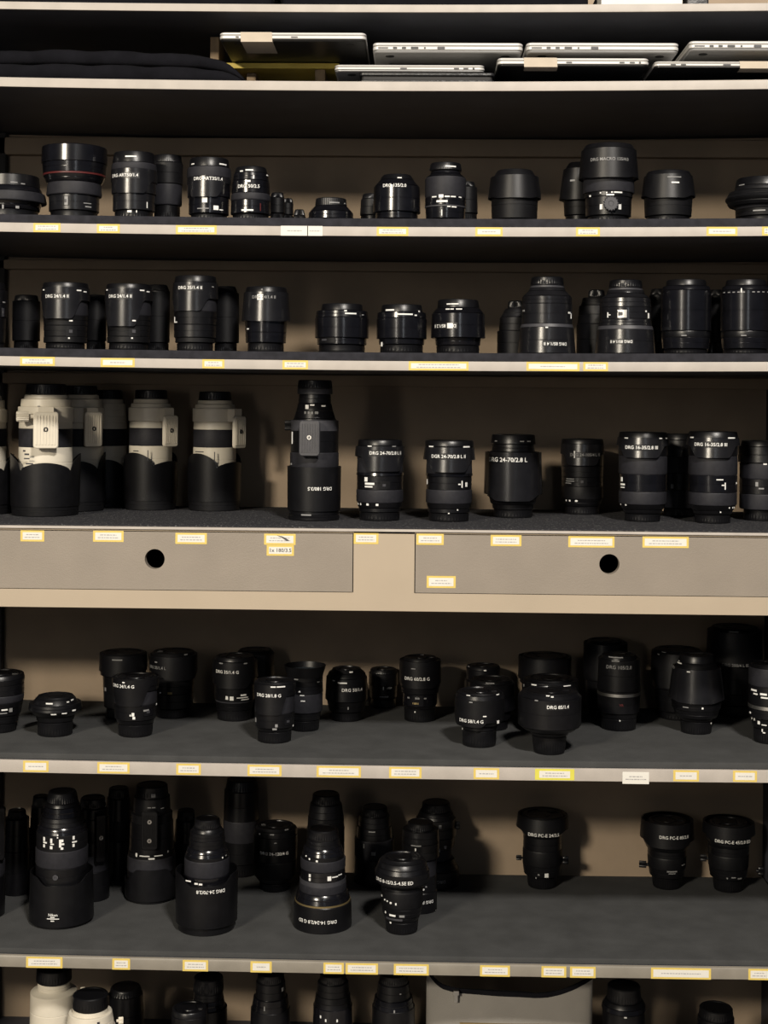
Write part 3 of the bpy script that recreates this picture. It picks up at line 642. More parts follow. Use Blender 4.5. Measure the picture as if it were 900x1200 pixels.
for cx, pb, lab, side in ((754, 612, 'black zoom lens with grey rubber rings, left one of the two lettered 16-35/2.8', 0), (836, 614, 'black zoom lens with grey rubber rings, right one of the two lettered 16-35/2.8', 1)):
    o = side*1.2
    L(4, cx, lab, [('front_cap',507-o*.5,27.5,28.5),('barrel',514,28.5,28.5),('focus_ring',535,28.2,28.2),('barrel',556.5+o,28,28,'gl'),('zoom_ring',577+o,27.8,27.8),('barrel',592+o,26.5,24),('barrel',598+o,23,22),('rear_cap',602.5+o,20.5,20.5)], pb=pb,
      hoods=[('down',513.5,523,537,29.5,32.5,0 if side else -4,'hoodg')], texts=[('DRG 16-35/2.8 III',752 if not side else 833,525 if not side else 521.5,4.8,'t')],
      marks=([(735,514,5,1.4),(774,514,4,1.4),(781,514,4,1.4),(730,563,3,5),(731,569,8,2.2),(731,572.5,7,1.2),(729,592.5,1.6,2.4),(735,592.5,2.2,2.4)] if not side else
             [(812,513.5,6,1.4),(857,513.5,11,1.5),(850,570,1.4,8),(847.5,569,3,1.4),(844,562.5,8,1.2),(864,567,1.6,2),(855,595.5,1.4,2),(859,595.5,1.4,2),(863,595.5,1.4,2),(845,600.5,1.4,1.4)]))
L(4, 797, 'dark zoom lens standing between and behind the two lenses lettered 16-35/2.8', [('front_cap',509,21,22),('barrel',516,23,24),('focus_ring',536,22,22),('barrel',555,22,22),('zoom_ring',575,22,22),('rear_cap',596,18,18)], pb=606, marks=[(789,570.5,3,5,'inkdim')])
L(4, 893, 'black zoom lens cut off by the right picture edge above the drawers', [('front_cap',517,23,24),('barrel',524,26,27),('focus_ring',543,25,25),('barrel',562,25,25),('zoom_ring',580,25,25),('rear_cap',598,20,20)], pb=611, marks=[(897,543,4,4),(888,568,3,5,'inkdim'),(893,573,6,1.6,'inkdim')])
# ---- shelf below the drawers
L(5, 2, 'black lens cut off by the left picture edge on the shelf below the drawers', [('front_cap',794,28,29),('barrel',800,29,28.5),('barrel',806,28.5,28.5),('zoom_ring',818,28.5,28),('barrel',826,27.5,25),('barrel',841,23.5,22),('rear_cap',850,21,20)], pb=860, marks=[(8,833,7,1.6),(15,834,4,4.4,'inkdim'),(4,837,14,1,'inkdim')])
L(5, 68, 'low pancake lens with a wide flange standing near the left end below the drawers', [('front_cap',819,21,22),('barrel',822,23,26),('barrel',829,30,31),('barrel',837,30,24),('barrel',842,22.5,21.5),('rear_cap',848,20.5,20)], pb=864.5, marks=[(61,825,8,1.6),(82,824.5,3,1.4),(87,823,4,1.4),(66,837.5,6,1.6),(78,837,6,1.6),(89,835.5,5,1.6)])
L(5, 162, 'front lens with petal hood lettered 24/1.4 G, at left below the drawers', [('front_cap',797,25,26),('barrel',800,26.5,26.5),('focus_ring',812,24.5,25),('barrel',828,25,24),('barrel',846,22.5,21),('rear_cap',851,20.5,19.5)], pb=865, hoods=[('down',798,806,829,27.5,26.5,-22)],
  texts=[('DRG 24/1.4 G',146,805.5,4.6)], marks=[(148,796,3,1.4),(159,838,3,4),(160,842,3,3),(156,839,1.4,2),(174,834,7,2,'inkdim'),(178,839,9,2,'inkdim'),(191,830,2,2)], wins=[(177,836,13,9,'gl',.8)])
L(5, 147, 'dark hooded lens directly behind the front 24/1.4 G lens', [('front_cap',768,25,27),('barrel',772,26.5,26.5),('barrel',795,23.5,22),('rear_cap',832,19,19)], pb=844, hoods=[('down',770,790,794,27.5,28,0)], marks=[(140,774,12,1.2,'inkdim'),(127,810,3,4,'inkdim')])
L(5, 206, 'tall dark lens with stepped hood behind right of the 24/1.4 G lens', [('front_cap',767,24,26),('barrel',772,27,27),('barrel',796,25,24),('barrel',815,24,23),('rear_cap',832,20,20)], pb=843, hoods=[('down',771,790,799,27.5,28.5,20)], texts=[('DRG 35/1.4 L',186,784,4.2,'d')], marks=[(202,813,5,2.6,'gold'),(191,813,2,1.6),(220,768.5,4,1.2,'inkdim'),(186,777.5,4,1.4,'inkdim')])
L(5, 278, 'hooded lens lettered 35/1.4 G with white print low on its barrel', [('front_cap',772,22,23),('barrel',777,25,26),('barrel',805,24,23.5),('band',823.5,23,22.5,'gry'),('barrel',825,22.5,21),('rear_cap',834,20.5,20)], pb=846, hoods=[('down',778,798,808,26,27.5,-8)],
  texts=[('DRG 35/1.4 G',268,788.5,4.4)], marks=[(262,778.5,5,1.4,'inkdim'),(290,778.5,4,1.4,'inkdim'),(269,818.5,3,4),(274.5,819,4.4,4.6),(288,815.5,7,1.8),(287,818.5,14,1,'ink'),(290,821,10,1,'ink')])
L(5, 302, 'dark round topped lens behind the 35/1.4 G lens, right side', [('front_cap',764,19,21),('barrel',768,22,23),('barrel',795,22,21),('rear_cap',828,18,18)], pb=834)
L(5, 325, 'front lens lettered 28/1.8 G with shiny front cap, below the drawers', [('front_cap',801,22.5,23.5),('barrel',804,24,24.5),('focus_ring',818,23,23.5),('barrel',838,23.5,23),('barrel',855,21.5,20.5),('rear_cap',859,20,19.5)], pb=872, hoods=[('down',804,812,839,24.5,25.6,-20)],
  texts=[('DRG 28/1.8 G',317,816,4.6)], marks=[(323,805.5,6,1.4),(332,805.5,10,1.4),(303,847,2.6,5,'inkdim'),(327,851,3,3.4,'inkdim'),(325,855,5,2,'inkdim'),(340,847,6,1.4,'inkdim'),(346.5,854,1.6,2)], wins=[(341,847,12,8,'gl',.8)])
L(5, 360, 'dark lens with an upturned cup hood, right behind the front 28/1.8 G lens', [('glass',789,20,20),('barrel',795,21,21),('barrel',806,21,21.5),('focus_ring',815,21,21),('barrel',837,19,18),('rear_cap',846,17.5,17)], pb=858, hoods=[('up',796,784,784,21,24.5,0,'hood')], marks=[(350,797,5,1.2,'inkdim'),(354,811,2,1.6),(357,815.5,5,1),(358,822,5,1.2),(376,801,4,1,'inkdim')])
L(5, 409, 'rounded black lens lettered 50/1.4, right beside the cup hood lens', [('front_cap',786,17,19),('barrel',791,21,23),('barrel',797,24,25),('barrel',824,23,21),('rear_cap',836,19,18.5)], pb=846.5, texts=[('DRG 50/1.4',416,809.5,4.6)], marks=[(414,788,4,1.6),(394,799,3,1.4),(404,801,11,1.6),(411,830.5,1.6,3,'inkdim')])
L(5, 452, 'smallest dim lens at the back, left of the 60/2.8 G lens', [('front_cap',786,15,16),('barrel',791,17,17.5),('barrel',805,16.5,16),('rear_cap',820,14.5,14.5)], pb=831, marks=[(452,807,1.4,4),(459,807,6,2,'inkdim'),(453,817,10,1.4,'inkdim')])
L(5, 495, 'upright lens lettered 60/2.8 G standing alone at the centre below the drawers', [('front_cap',773,19,20),('barrel',777,22,23.5),('barrel',808,22.5,22),('barrel',815,20.5,20.5,'gl'),('barrel',829,19,18.5),('rear_cap',832,18.5,18)], pb=847, hoods=[('down',777,804,808,24,25,0)], texts=[('DRG 60/2.8 G',491,796.5,4.6)],
  marks=[(487,784.5,5,1,'inkdim'),(482,819,3,1.6,'inkdim'),(492,819,5,2,'inkdim'),(501,819,3,1.6,'inkdim'),(490,825,7,2,'gold'),(489.5,835,1.4,1.4)], wins=[(492,821.5,26,9,'gl',.7,'distance_window')])
L(5, 565, 'front lens lettered 58/1.4 G with a wide barrel on a narrow rear cap', [('front_cap',814,25,26),('barrel',817,27.5,28.5),('barrel',823,29,29),('barrel',849,27,24),('barrel',853,20.5,20.5),('rear_cap',858,20,19.5)], pb=877, hoods=[('down',822,843,853.5,29.2,29.2,-30)], texts=[('DRG 58/1.4 G',554.5,846.5,4.6)], marks=[(552,816.5,5,1.4),(586,816,5,1.4),(555,824,4,1.2,'inkdim'),(571,840,4,1.2),(586.5,848,3,3.4),(543,858,1.6,1.8)])
L(5, 579, 'middle lens of three behind one another at the 58/1.4 G lens', [('front_cap',800,24,25),('barrel',804,27,27.5),('barrel',836,24,22),('rear_cap',846,19,19)], pb=857, marks=[(577,797,10,1.2,'inkdim')])
L(5, 569, 'furthest back lens behind the 58/1.4 G lens, with a narrow round top', [('front_cap',783,19,20),('barrel',787,20,20),('barrel',800,22,22),('rear_cap',828,18,18)], pb=839, marks=[(571,783,3,1.4),(552,780.5,3,1.2,'inkdim')])
L(5, 647, 'largest front lens below the drawers, lettered 85/1.4 on black tape', [('front_cap',815,30,31),('barrel',817,33,36),('barrel',822,37,37),('barrel',857,36,30),('barrel',861,23,22),('rear_cap',865,20.5,18)], pb=885.5, texts=[('DRG 85/1.4',657,829.5,4.8,'t')], marks=[(645,816,4,1.5),(650,816.5,3,1.5),(632,822.5,4,1.2,'inkdim')])
L(5, 648, 'middle lens of three behind one another at the large 85/1.4 lens', [('front_cap',799,27,28),('barrel',802,32,34),('barrel',842,30,24),('rear_cap',852,19,19)], pb=863, marks=[(629,799,7,1.4),(615,809,3,3,'inkdim'),(667,799,10,1)])
L(5, 641, 'furthest back lens behind the large 85/1.4 lens, with a broad hood', [('front_cap',772,26,28),('barrel',778,28,29),('barrel',805,27,25),('rear_cap',832,20,20)], pb=841, hoods=[('down',774,800,806,30.5,31.5,0)])
L(5, 728, 'tall dim lens lettered 105/2.8 with a silver band, below the drawers', [('front_cap',770,20,21),('barrel',775,24,25),('barrel',812,25,25),('band',814.5,25,25,'silver'),('barrel',818,25,24),('barrel',838,22,21),('rear_cap',844,21,20)], pb=857.5, texts=[('DRG 105/2.8',728,783,5.0,'d'),('VR',731,827,3.6,'r')], marks=[(724,771,17,1.2,'inkdim'),(724,775.5,9,1,'inkdim'),(729.5,845,1.4,1.4)])
L(5, 712, 'taller dark lens right behind the silver banded 105/2.8 lens', [('front_cap',753,20,22),('barrel',758,24,25),('barrel',800,24,22),('rear_cap',832,19,19)], pb=842, hoods=[('down',757,792,798,25.5,26,0)])
L(5, 819, 'lens with plain flared grey barrel hood on a narrow base, right end below the drawers', [('front_cap',770,20,21),('barrel',779,22,25),('barrel',787,26,29),('barrel',826,29,28),('barrel',835,27,24),('barrel',844,19,18.5),('rear_cap',847,18.5,17.5)], pb=861.5, hoods=[('down',786,824,826,28,32.5,0,'hoodg')], texts=[('VR ED',790,786.5,4.2,'d')], marks=[(799,780,10,1.4),(792,778.5,3,1.2),(810,788.5,4,1.4),(807,830.5,7,1,'inkdim'),(826,830.5,2,2),(836,846,1.6,1.6)])
L(5, 796, 'dark broad lens behind the flared grey barrel lens, left side', [('front_cap',765,27,29),('barrel',770,29,29),('barrel',810,26,23),('rear_cap',836,20,20)], pb=845, hoods=[('down',768,802,808,29.5,31,0)], marks=[(775,765,3,1.2,'inkdim'),(781,766,6,1.2,'inkdim')])
L(5, 863, 'tallest dim lens at the back near the right end below the drawers', [('front_cap',738,26,29),('barrel',745,30,31),('barrel',781,27,27),('barrel',815,27,25),('rear_cap',828,22,22)], pb=841, hoods=[('down',743,778,782,31,32.5,0)], texts=[('DRG 200/4 L IS II',866,780.5,4.2,'d')], marks=[(862,741,11,1,'inkdim')])
L(5, 906, 'lens with bright white scale marks, cut off by the right edge below the drawers', [('front_cap',781,23,25),('focus_ring',786,25.5,25.5),('barrel',807,25.5,25.5),('band',830,25.7,25.7,'silver'),('barrel',834,25,24.5),('barrel',845,22,20.5),('rear_cap',856,19.5,19)], pb=873, marks=[(887,812,9,2),(898,815,8,2.2),(889,816,6,1.6),(899,819,8,1.6),(883,840,3,2),(884,846,1.4,4),(888,846,2,4),(893,849,3,4),(899,851,6,1),(897,857,1.4,4),(899,860,3,1.4)])

# ---- lowest labelled shelf
L(6, -12, 'lens cut off by the left picture edge on the lowest labelled shelf', [('rear_cap',938,14,15),('barrel',948,18,20),('barrel',965,21,21),('focus_ring',1015,22,22),('barrel',1032,23,22)], pb=1079, foot=(6,11,950,1012,'pl',25,27,(955,1000,22),(.2,.56)), marks=[])
L(6, 24, 'dark lens at the back between the left edge lens and the large telephoto zoom', [('rear_cap',952,10,11),('barrel',962,14,15),('barrel',1000,15,15)], pb=1051)
for cx, r_, t_, b_, lab in ((52, 13, 935, 1040, 'plain dark lens deep in shade between the left edge lens and the large telephoto zoom'), (143, 16, 926, 1034, 'plain dark lens deep in shade just left of the two screw foot lens'), (222, 14, 952, 1036, 'plain dark lens deep in shade just right of the two screw foot lens')):
    L(6, cx, lab, [('rear_cap',t_,r_*.7,r_*.75),('barrel',t_+12,r_*.85,r_*.95),('focus_ring',t_+38,r_,r_,'mt'),('barrel',t_+62,r_,r_)], pb=b_)
L(6, 77, 'large black telephoto zoom with bright white scale ring and deep hood, lowest labelled shelf', [('rear_cap',931,16,18),('barrel',944,19,20),('barrel',949,21,23,'gl'),('barrel',961,24,26),('barrel',972,27,29,'gl'),('barrel',981,29.5,29.5,'mt'),('zoom_ring',1000,30.3,30.3),('barrel',1020,30,30),('barrel',1040,32,35)], pb=1090,
  hoods=[('up',1088,1040,1031,37.5,36,90,'hood')], texts=[('Nikon',67.5,1073,3.8)], marks=[(72,979,1.6,1.6),(72,982,1.4,1.6),(57,985,2.4,4.4),(58,989,5,1.6),(57,993,2.4,3.4),(65,986,2.4,5),(66,990,4,1.4),(65,994,3,3.4),(75,989,2.6,9),(77,990,5,2),(77,986,3,3),(77,995,3,2.6),(90,984,2.4,4),(91,989,6,1.6),(90,993,2.4,3.4),(67,1075.8,5,1),(67.5,1077.6,14,.9),(67,1080,4,1)], knobs=[(70,1029,1.2,3.4,0,'gry')])
L(6, 113, 'dark telephoto lens with angled foot plate, behind and right of the large telephoto zoom', [('rear_cap',938,14,15),('barrel',950,17,18),('barrel',975,19,19),('focus_ring',1005,19,19),('barrel',1024,20,20)], pb=1058, foot=(120,6,957,1012,'pl',20,27,(962,990,19)), marks=[(128,949,1.4,1.6),(138,943,1.4,1.4,'inkdim')])
L(6, 182, 'black telephoto standing face down with an upright two screw foot plate facing front', [('rear_cap',924,18,19),('barrel',938,21,22),('barrel',968,25,26),('band',1003,27,27,'mt'),('zoom_ring',1009,28,28.5),('barrel',1026,28,28.5)], pb=1060.5, hoods=[('up',1058,1036,1021,30.5,31,0,'hood')],
  foot=(179,9.5,952,997,'mt',-5,29,(958,992,24),(.25,.74)), marks=[(183.5,933,5,4,'inkdim'),(179,947,4,1,'inkdim'),(184,947,4,1,'inkdim'),(194,949,4,1,'inkdim'),(165,1003.5,2.4,4),(174,1004,12,1.2),(182,1007,7,1.6),(190,1004,10,1),(201,1002,2,3,'inkdim')])
L(6, 247, 'front zoom lens on a broad smooth hood with upside down 24-70/2.8 lettering', [('rear_cap',963,14.5,15.5),('barrel',974,17,18),('barrel',979,20,20.5),('barrel',988,21,21),('barrel',998,22.5,25,'gl'),('barrel',1008,25.5,25.5),('zoom_ring',1012,26.3,26.3),('barrel',1031,27,27,'gl'),('barrel',1040,31,33)], pb=1098,
  hoods=[('up',1090,1041,1030,36,36.5,90,'hood')], texts=[('DRG 24-70/2.8',252,1046,4.8,'u')], marks=[(226,1034.5,7,1.4),(235,1036.5,4,1.8),(240,1037,4,1.8),(265,1008,1.6,1.6),(269,1007.5,2,1.4,'inkdim')])
L(6, 287, 'tall black lens at the very back, just left of the 24-120/4 lens', [('rear_cap',917,17,19),('barrel',930,20,21),('focus_ring',965,21,21),('barrel',990,21,21),('rear_cap',1015,19,19)], pb=1029)
L(6, 327, 'upright lens lettered 24-120/4 standing left of the ringed wide zoom', [('front_cap',973,22,23.5),('barrel',977,25,25.5),('barrel',984,26,26),('zoom_ring',1013,25.5,25,'mt'),('barrel',1032,24,20),('rear_cap',1037,18.5,17.5)], pb=1046.5, texts=[('DRG 24-120/4 G',325.5,1001.5,4.4)], marks=[(309,973,1.6,1.6),(323,972,5,1.6,'inkdim'),(340,974,5,1.4,'inkdim'),(327,988.5,3,1,'inkdim')])
L(6, 383, 'front wide zoom with ribbed rings on a fat cap lettered 14-24/2.8 upside down', [('rear_cap',976,17.5,18.5),('barrel',988,19,20),('barrel',997,22,24.5,'gl'),('barrel',1007,25,25),('zoom_ring',1012,26.5,26.5),('barrel',1024,26,26.5,'gl'),('band',1036,27,27,'gry'),('zoom_ring',1041,27.5,27.5),('barrel',1051,29,32,'gl'),('band',1063.5,32.5,32.5,'gold'),('front_cap',1065.5,33.5,34.5)], pb=1095.5,
  texts=[('DRG 14-24/2.8 G ED',376,1081.5,4.8,'u')], marks=[(363.5,1006.5,1.6,2),(367.5,1008.5,1.8,2),(376,1010,2.4,2),(368,1028,2.4,3.4),(368,1032.5,2.4,3),(390.5,1030.5,4.4,5),(397,1029.5,8,1.2),(403,1028.5,6,1)])
L(6, 386, 'tall dark lens standing behind the front wide zoom with the fat round cap', [('rear_cap',934,15.5,16.5),('barrel',946,18.5,20.5),('barrel',962,21,21.5),('barrel',975,22,22),('barrel',1010,22,22)], pb=1058, marks=[(374,974.5,10,1.8,'inkdim')])
L(6, 443, 'dark lens left behind the front fisheye zoom', [('rear_cap',949,14.5,15.5),('barrel',960,18,19),('barrel',973,20,21),('focus_ring',988,23,23),('barrel',1010,23,24)], pb=1040, marks=[(440,975.5,8,1.2,'inkdim'),(431,993,1.4,5,'inkdim'),(442,1001,5,4,'inkdim')])
L(6, 476, 'front fisheye zoom with a big tilted looking cap and curved 8-15 lettering', [('front_cap',1011,23,26),('barrel',1016,27,31),('barrel',1029,32,32),('barrel',1041,31,26),('barrel',1044,24,24.5),('zoom_ring',1048,24.5,24.5,'mt'),('barrel',1068,24,22.5),('barrel',1078,21.5,20),('rear_cap',1083,19.5,18.5)], pb=1096.5,
  texts=[('DRG 8-15/3.5-4.5E ED',464,1036,4.8)], marks=[(450,1056,2,2),(456,1058.5,1.6,1.6),(459,1059,1.6,1.6),(463,1060,2.4,2),(469,1060.5,1.6,2.4),(457,1073,1.4,2.4),(465,1074.5,8,2),(476,1074.5,6,2.4,'inkdim'),(463,1084,2,2)], wins=[(466,1078.5,22,4,'gry',.6,'data_plate')])
L(6, 497, 'lens standing face down right behind the front fisheye zoom', [('rear_cap',967,15,16),('barrel',977,21,22),('barrel',992,22,22),('focus_ring',1010,19,19),('barrel',1030,19,19.5),('front_cap',1048,20,20)], pb=1072, texts=[('DRG PC',505,1058,4.4,'u')], marks=[(492,992,12,1.2,'inkdim'),(491.5,996.5,1.6,3),(501,1043,2,2),(504,1040,2,1.6,'inkdim')])
L(6, 515, 'face down shift lens with dark knob pointing right, back right of the fisheye zoom', [('rear_cap',944,16,17),('barrel',955,19,22),('barrel',964,23,24),('barrel',985,23,22),('focus_ring',998,18.5,18.5),('barrel',1012,22,27),('front_cap',1024,28,28)], pb=1044, texts=[('DRG PC',518,1034,4.4,'ud')], knobs=[(534,967,9,4.4,1,'mt')], marks=[(518,997,4,4,'inkdim'),(526,994,3,4,'inkdim'),(520,969.5,3,4,'inkdim')])
L(6, 640, 'shift lens lettered 24/3.5 standing alone in front of the lit beige wall', [('front_cap',960,23,24.5),('barrel',964,24,25),('barrel',978,25,23.5),('barrel',984,22.5,22.5),('focus_ring',1000,23,23,'mt'),('barrel',1018,23,21.5),('rear_cap',1030,18,16.5)], pb=1043, hoods=[('down',962,977,981,29,31.5,0,'hood')],
  texts=[('DRG PC-E 24/3.5',641.5,980,4.6)], marks=[(645,1026.5,4.4,4.6),(636,1026,2,1.6,'inkdim'),(633,1030,1.6,1.6,'inkdim'),(646,1031,3,1.4,'inkdim')], knobs=[(614,1006.5,4.5,3,-1,'pl'),(666,1007,4.5,4.4,1,'pl')])
L(6, 786, 'shift lens lettered 85/2.8 with a deep hood, second from right', [('front_cap',967,22,24),('barrel',971,25,27),('barrel',995,26,24),('barrel',1000,22.5,22.5),('focus_ring',1008,22.5,22,'mt'),('barrel',1022,21.5,20),('rear_cap',1031,17.5,16)], pb=1043.5, hoods=[('down',968,990,996,30,32,0,'hood')],
  texts=[('DRG PC-E 85/2.8',795,982.5,4.4)], marks=[(792,1022,12,1.4,'inkdim'),(792,1024.5,8,1,'inkdim'),(805,1016,6,1.2,'inkdim')], knobs=[(760,1015,6,4,-1,'pl')])
L(6, 858, 'shift lens lettered 45/2.8 with a deep hood, rightmost on the lowest labelled shelf', [('front_cap',969,22,24),('barrel',973,25,26),('barrel',988,26,24),('barrel',996,23.5,23.5),('focus_ring',1006,23.5,23,'mt'),('barrel',1022,22.5,21),('rear_cap',1033,18,16.5)], pb=1047, hoods=[('down',971,984,989,29.5,31,0,'hood')],
  texts=[('DRG PC-E 45/2.8 ED',864,988,4.4)], marks=[(864,1029,5,1.2,'inkdim'),(871,1030.5,5,1.4,'inkdim'),(857,1030,1.6,1.6,'inkdim')], knobs=[(831,1008,5,4,-1,'pl'),(894,1018,4,5,1,'pl')])

# ---- bottom shelf: only the tops of these rise into the picture
def Bt(cx, Yf, lab, secs, **k): return L(7, cx, lab, secs, Yf=Yf, **k)
Bt(69, .10, 'rear white telephoto lens with black cap, upper of two in the lower left corner', [('rear_cap',1141,20,20.5),('barrel',1157,18.5,19,'white'),('barrel',1166,20,26,'white'),('barrel',1172,27,27.5,'white'),('barrel',1215,27.5,29,'white'),('zoom_ring',1240,29,29)], knobs=[(101,1165,4,5,1,'white')], marks=[(83,1157.5,3,4,'gry')])
Bt(112, .0, 'front white telephoto lens with black cap, lower of two in the lower left corner', [('rear_cap',1173,20.5,21),('barrel',1189,20,21,'white'),('barrel',1196,25,28,'white'),('barrel',1215,29,29,'white'),('zoom_ring',1250,30,30)], marks=[(121,1192,3,4,'gry')], knobs=[(146,1199,4,4,1,'white')])
Bt(153, .22, 'dim dark lens at the back right of the white telephotos on the bottom shelf', [('rear_cap',1163,17,19),('barrel',1172,20,22),('barrel',1215,22,22)])
Bt(250, .15, 'dim black lens with a rounded shoulder behind the low disc capped lens, bottom shelf', [('rear_cap',1151,17,18),('barrel',1168,17,17.5),('barrel',1176,18,20,'gl'),('barrel',1188,22,23),('barrel',1240,23,23)])
Bt(228, .04, 'low dark lens with a round disc cap in front of a round shouldered lens', [('front_cap',1189,20,20.5),('barrel',1196,21,21),('barrel',1250,21,21)])
Bt(323, .10, 'black lens on the bottom shelf, leftmost of three close under the lowest labelled shelf', [('rear_cap',1145,15,16),('barrel',1156,17,18),('barrel',1175,20,22,'gl'),('barrel',1190,23,24),('barrel',1240,24,24)], marks=[(337,1163,3,4,'inkdim'),(316,1183,1.4,5,'inkdim')])
Bt(396, .08, 'black lens on the bottom shelf, middle of three close under the lowest labelled shelf', [('rear_cap',1146,15,16),('barrel',1157,18,19),('barrel',1172,20,22),('barrel',1186,23,24,'gl'),('barrel',1240,24,24)], marks=[(382,1194,1.6,3),(388,1197,1.6,3),(401,1197,1.6,3)])
Bt(467, .08, 'black lens on the bottom shelf left of the grey pouch, rightmost of three', [('rear_cap',1146,16,17),('barrel',1158,18,20),('barrel',1176,22,24,'gl'),('barrel',1188,25,26),('barrel',1240,26,26)], marks=[(468,1186,1.6,3,'inkdim'),(475,1166,2,1.4,'inkdim')])
Bt(737, .12, 'black lens with a stepped round cap, next right of the grey pouch', [('rear_cap',1162,19,20),('barrel',1180,22,24),('barrel',1186,25,26,'gl'),('barrel',1192,25,25),('barrel',1240,26,26)], marks=[(739,1193,3,1.4)])
Bt(845, .13, 'low black lens in the lower right corner of the bottom shelf', [('rear_cap',1188,19,20),('barrel',1200,21,23),('barrel',1250,24,24)])
# ------------------------------------------------------------------ laptops, case, blocks on the laptop shelf
LG = 'laptops stacked on the shelf above the lenses'
def s1(x): return top(1, x)
def laptop(px0, px1, ptop, pbot, Yf, lab, ports=(), tape=None, depth=.24, feet=True, botm='alubot', zoff=None):
    a = onY(px0, ptop, Yf); b_ = onY(px1, ptop, Yf); z1 = onY((px0+px1)/2, ptop, Yf).z; z0 = onY((px0+px1)/2, pbot, Yf).z
    x0, x1 = a.x, b_.x; cx = (x0+x1)/2; w = x1-x0; h = z1-z0
    rt = empty('laptop', (cx, Yf+depth/2, z0)); tag(rt, lab, 'laptop', LG)
    hw, hd = w/2, depth/2
    mb = MB(); mb.rbox(-hw, hw, -hd, hd, h*.30, h*.64, .010, chamf=.0008, n=6); mb.build('base', 'alu', rt)
    mb = MB(); mb.rbox(-hw, hw, -hd, hd, h*.68, h, .010, chamf=.0018, n=6); mb.build('screen_lid', 'alu', rt)
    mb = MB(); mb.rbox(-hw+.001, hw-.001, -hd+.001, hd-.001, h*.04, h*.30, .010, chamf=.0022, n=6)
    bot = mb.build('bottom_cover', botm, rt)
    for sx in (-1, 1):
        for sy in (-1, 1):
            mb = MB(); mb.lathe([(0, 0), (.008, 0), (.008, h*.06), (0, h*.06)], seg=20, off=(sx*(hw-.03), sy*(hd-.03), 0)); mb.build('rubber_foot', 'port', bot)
    mb = MB(); mb.rbox(-hw+.014, hw-.014, -hd+.012, hd-.006, h*.63, h*.685, .004); mb.build('hinge_gap', 'port', rt)
    for P in ports:
        k = onY(P[0], ptop, Yf).x-cx; ww = P[1]*.00153/2; hh = P[2]*.00153/2; zc = h*.47
        mb = MB(); mb.rbox(k-ww, k+ww, -hd-.0003, -hd+.003, zc-hh, zc+hh, min(ww, hh)*.6, axis='y'); mb.build('port', P[3] if len(P) > 3 else 'port', rt)
    if tape:
        t0, t1, drop = tape; u0 = onY(t0, ptop, Yf).x-cx; u1 = onY(t1, ptop, Yf).x-cx
        mb = MB(); pts = [(-hd+.05, h+.0006), (-hd+.0005, h+.0006), (-hd-.0008, h-.001), (-hd-.0008, -.001), (-hd+.002, -.0015), (-hd+drop, -.0015)]
        inn = [(-hd+.05, h+.0001), (-hd+.001, h+.0001), (-hd-.0002, h-.0012), (-hd-.0002, -.0004), (-hd+.002, -.0008), (-hd+drop, -.0008)]
        n = len(pts); vs = []
        for u in (u0, u1):
            sl = 0
            vs += [(u+(.004*i/n if u == u1 else .004*i/n), y, z) for i, (y, z) in enumerate(pts)] + [(u+.004*i/n, y, z) for i, (y, z) in enumerate(inn)]
        fs = []
        for i in range(n-1):
            fs += [(i, i+1, 2*n+i+1, 2*n+i), (n+i, 2*n+n+i, 2*n+n+i+1, n+i+1), (i, n+i, n+i+1, i+1), (2*n+i, 2*n+i+1, 3*n+i+1, 3*n+i)]
        fs += [(0, 2*n, 3*n, n), (n-1, 2*n-1, 4*n-1, 3*n-1)]
        mb.add(vs, fs); mb.build('masking_tape', 'masking', rt)
    return rt, z0, z1, x0, x1
std = lambda x: [(x+12, 12, 1.6, 'gry'), (x+26, 5, 2.4), (x+36.5, 5, 2.4), (x+49, 9, 2.6), (x+61, 2.2, 2.2), (x+80, 9, 3, 'gry')]
YE = .008
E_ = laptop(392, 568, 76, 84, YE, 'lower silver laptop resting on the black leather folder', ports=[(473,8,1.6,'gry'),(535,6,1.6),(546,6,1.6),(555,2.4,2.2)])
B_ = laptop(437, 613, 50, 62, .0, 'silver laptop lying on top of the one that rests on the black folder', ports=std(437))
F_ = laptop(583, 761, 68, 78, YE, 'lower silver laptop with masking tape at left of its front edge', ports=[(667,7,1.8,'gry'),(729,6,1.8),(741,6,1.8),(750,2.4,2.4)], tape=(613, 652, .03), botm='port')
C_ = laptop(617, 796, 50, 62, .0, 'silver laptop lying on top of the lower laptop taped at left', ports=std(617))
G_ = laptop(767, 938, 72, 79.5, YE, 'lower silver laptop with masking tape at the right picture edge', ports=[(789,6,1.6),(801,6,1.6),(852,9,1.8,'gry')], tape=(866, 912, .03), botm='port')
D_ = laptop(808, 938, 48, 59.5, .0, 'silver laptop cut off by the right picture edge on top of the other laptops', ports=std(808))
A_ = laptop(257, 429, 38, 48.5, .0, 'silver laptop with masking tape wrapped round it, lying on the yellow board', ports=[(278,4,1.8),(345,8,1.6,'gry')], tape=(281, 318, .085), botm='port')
# tidy the heights so everything rests on what carries it
def setz(L_, z): L_[0].location.z = z
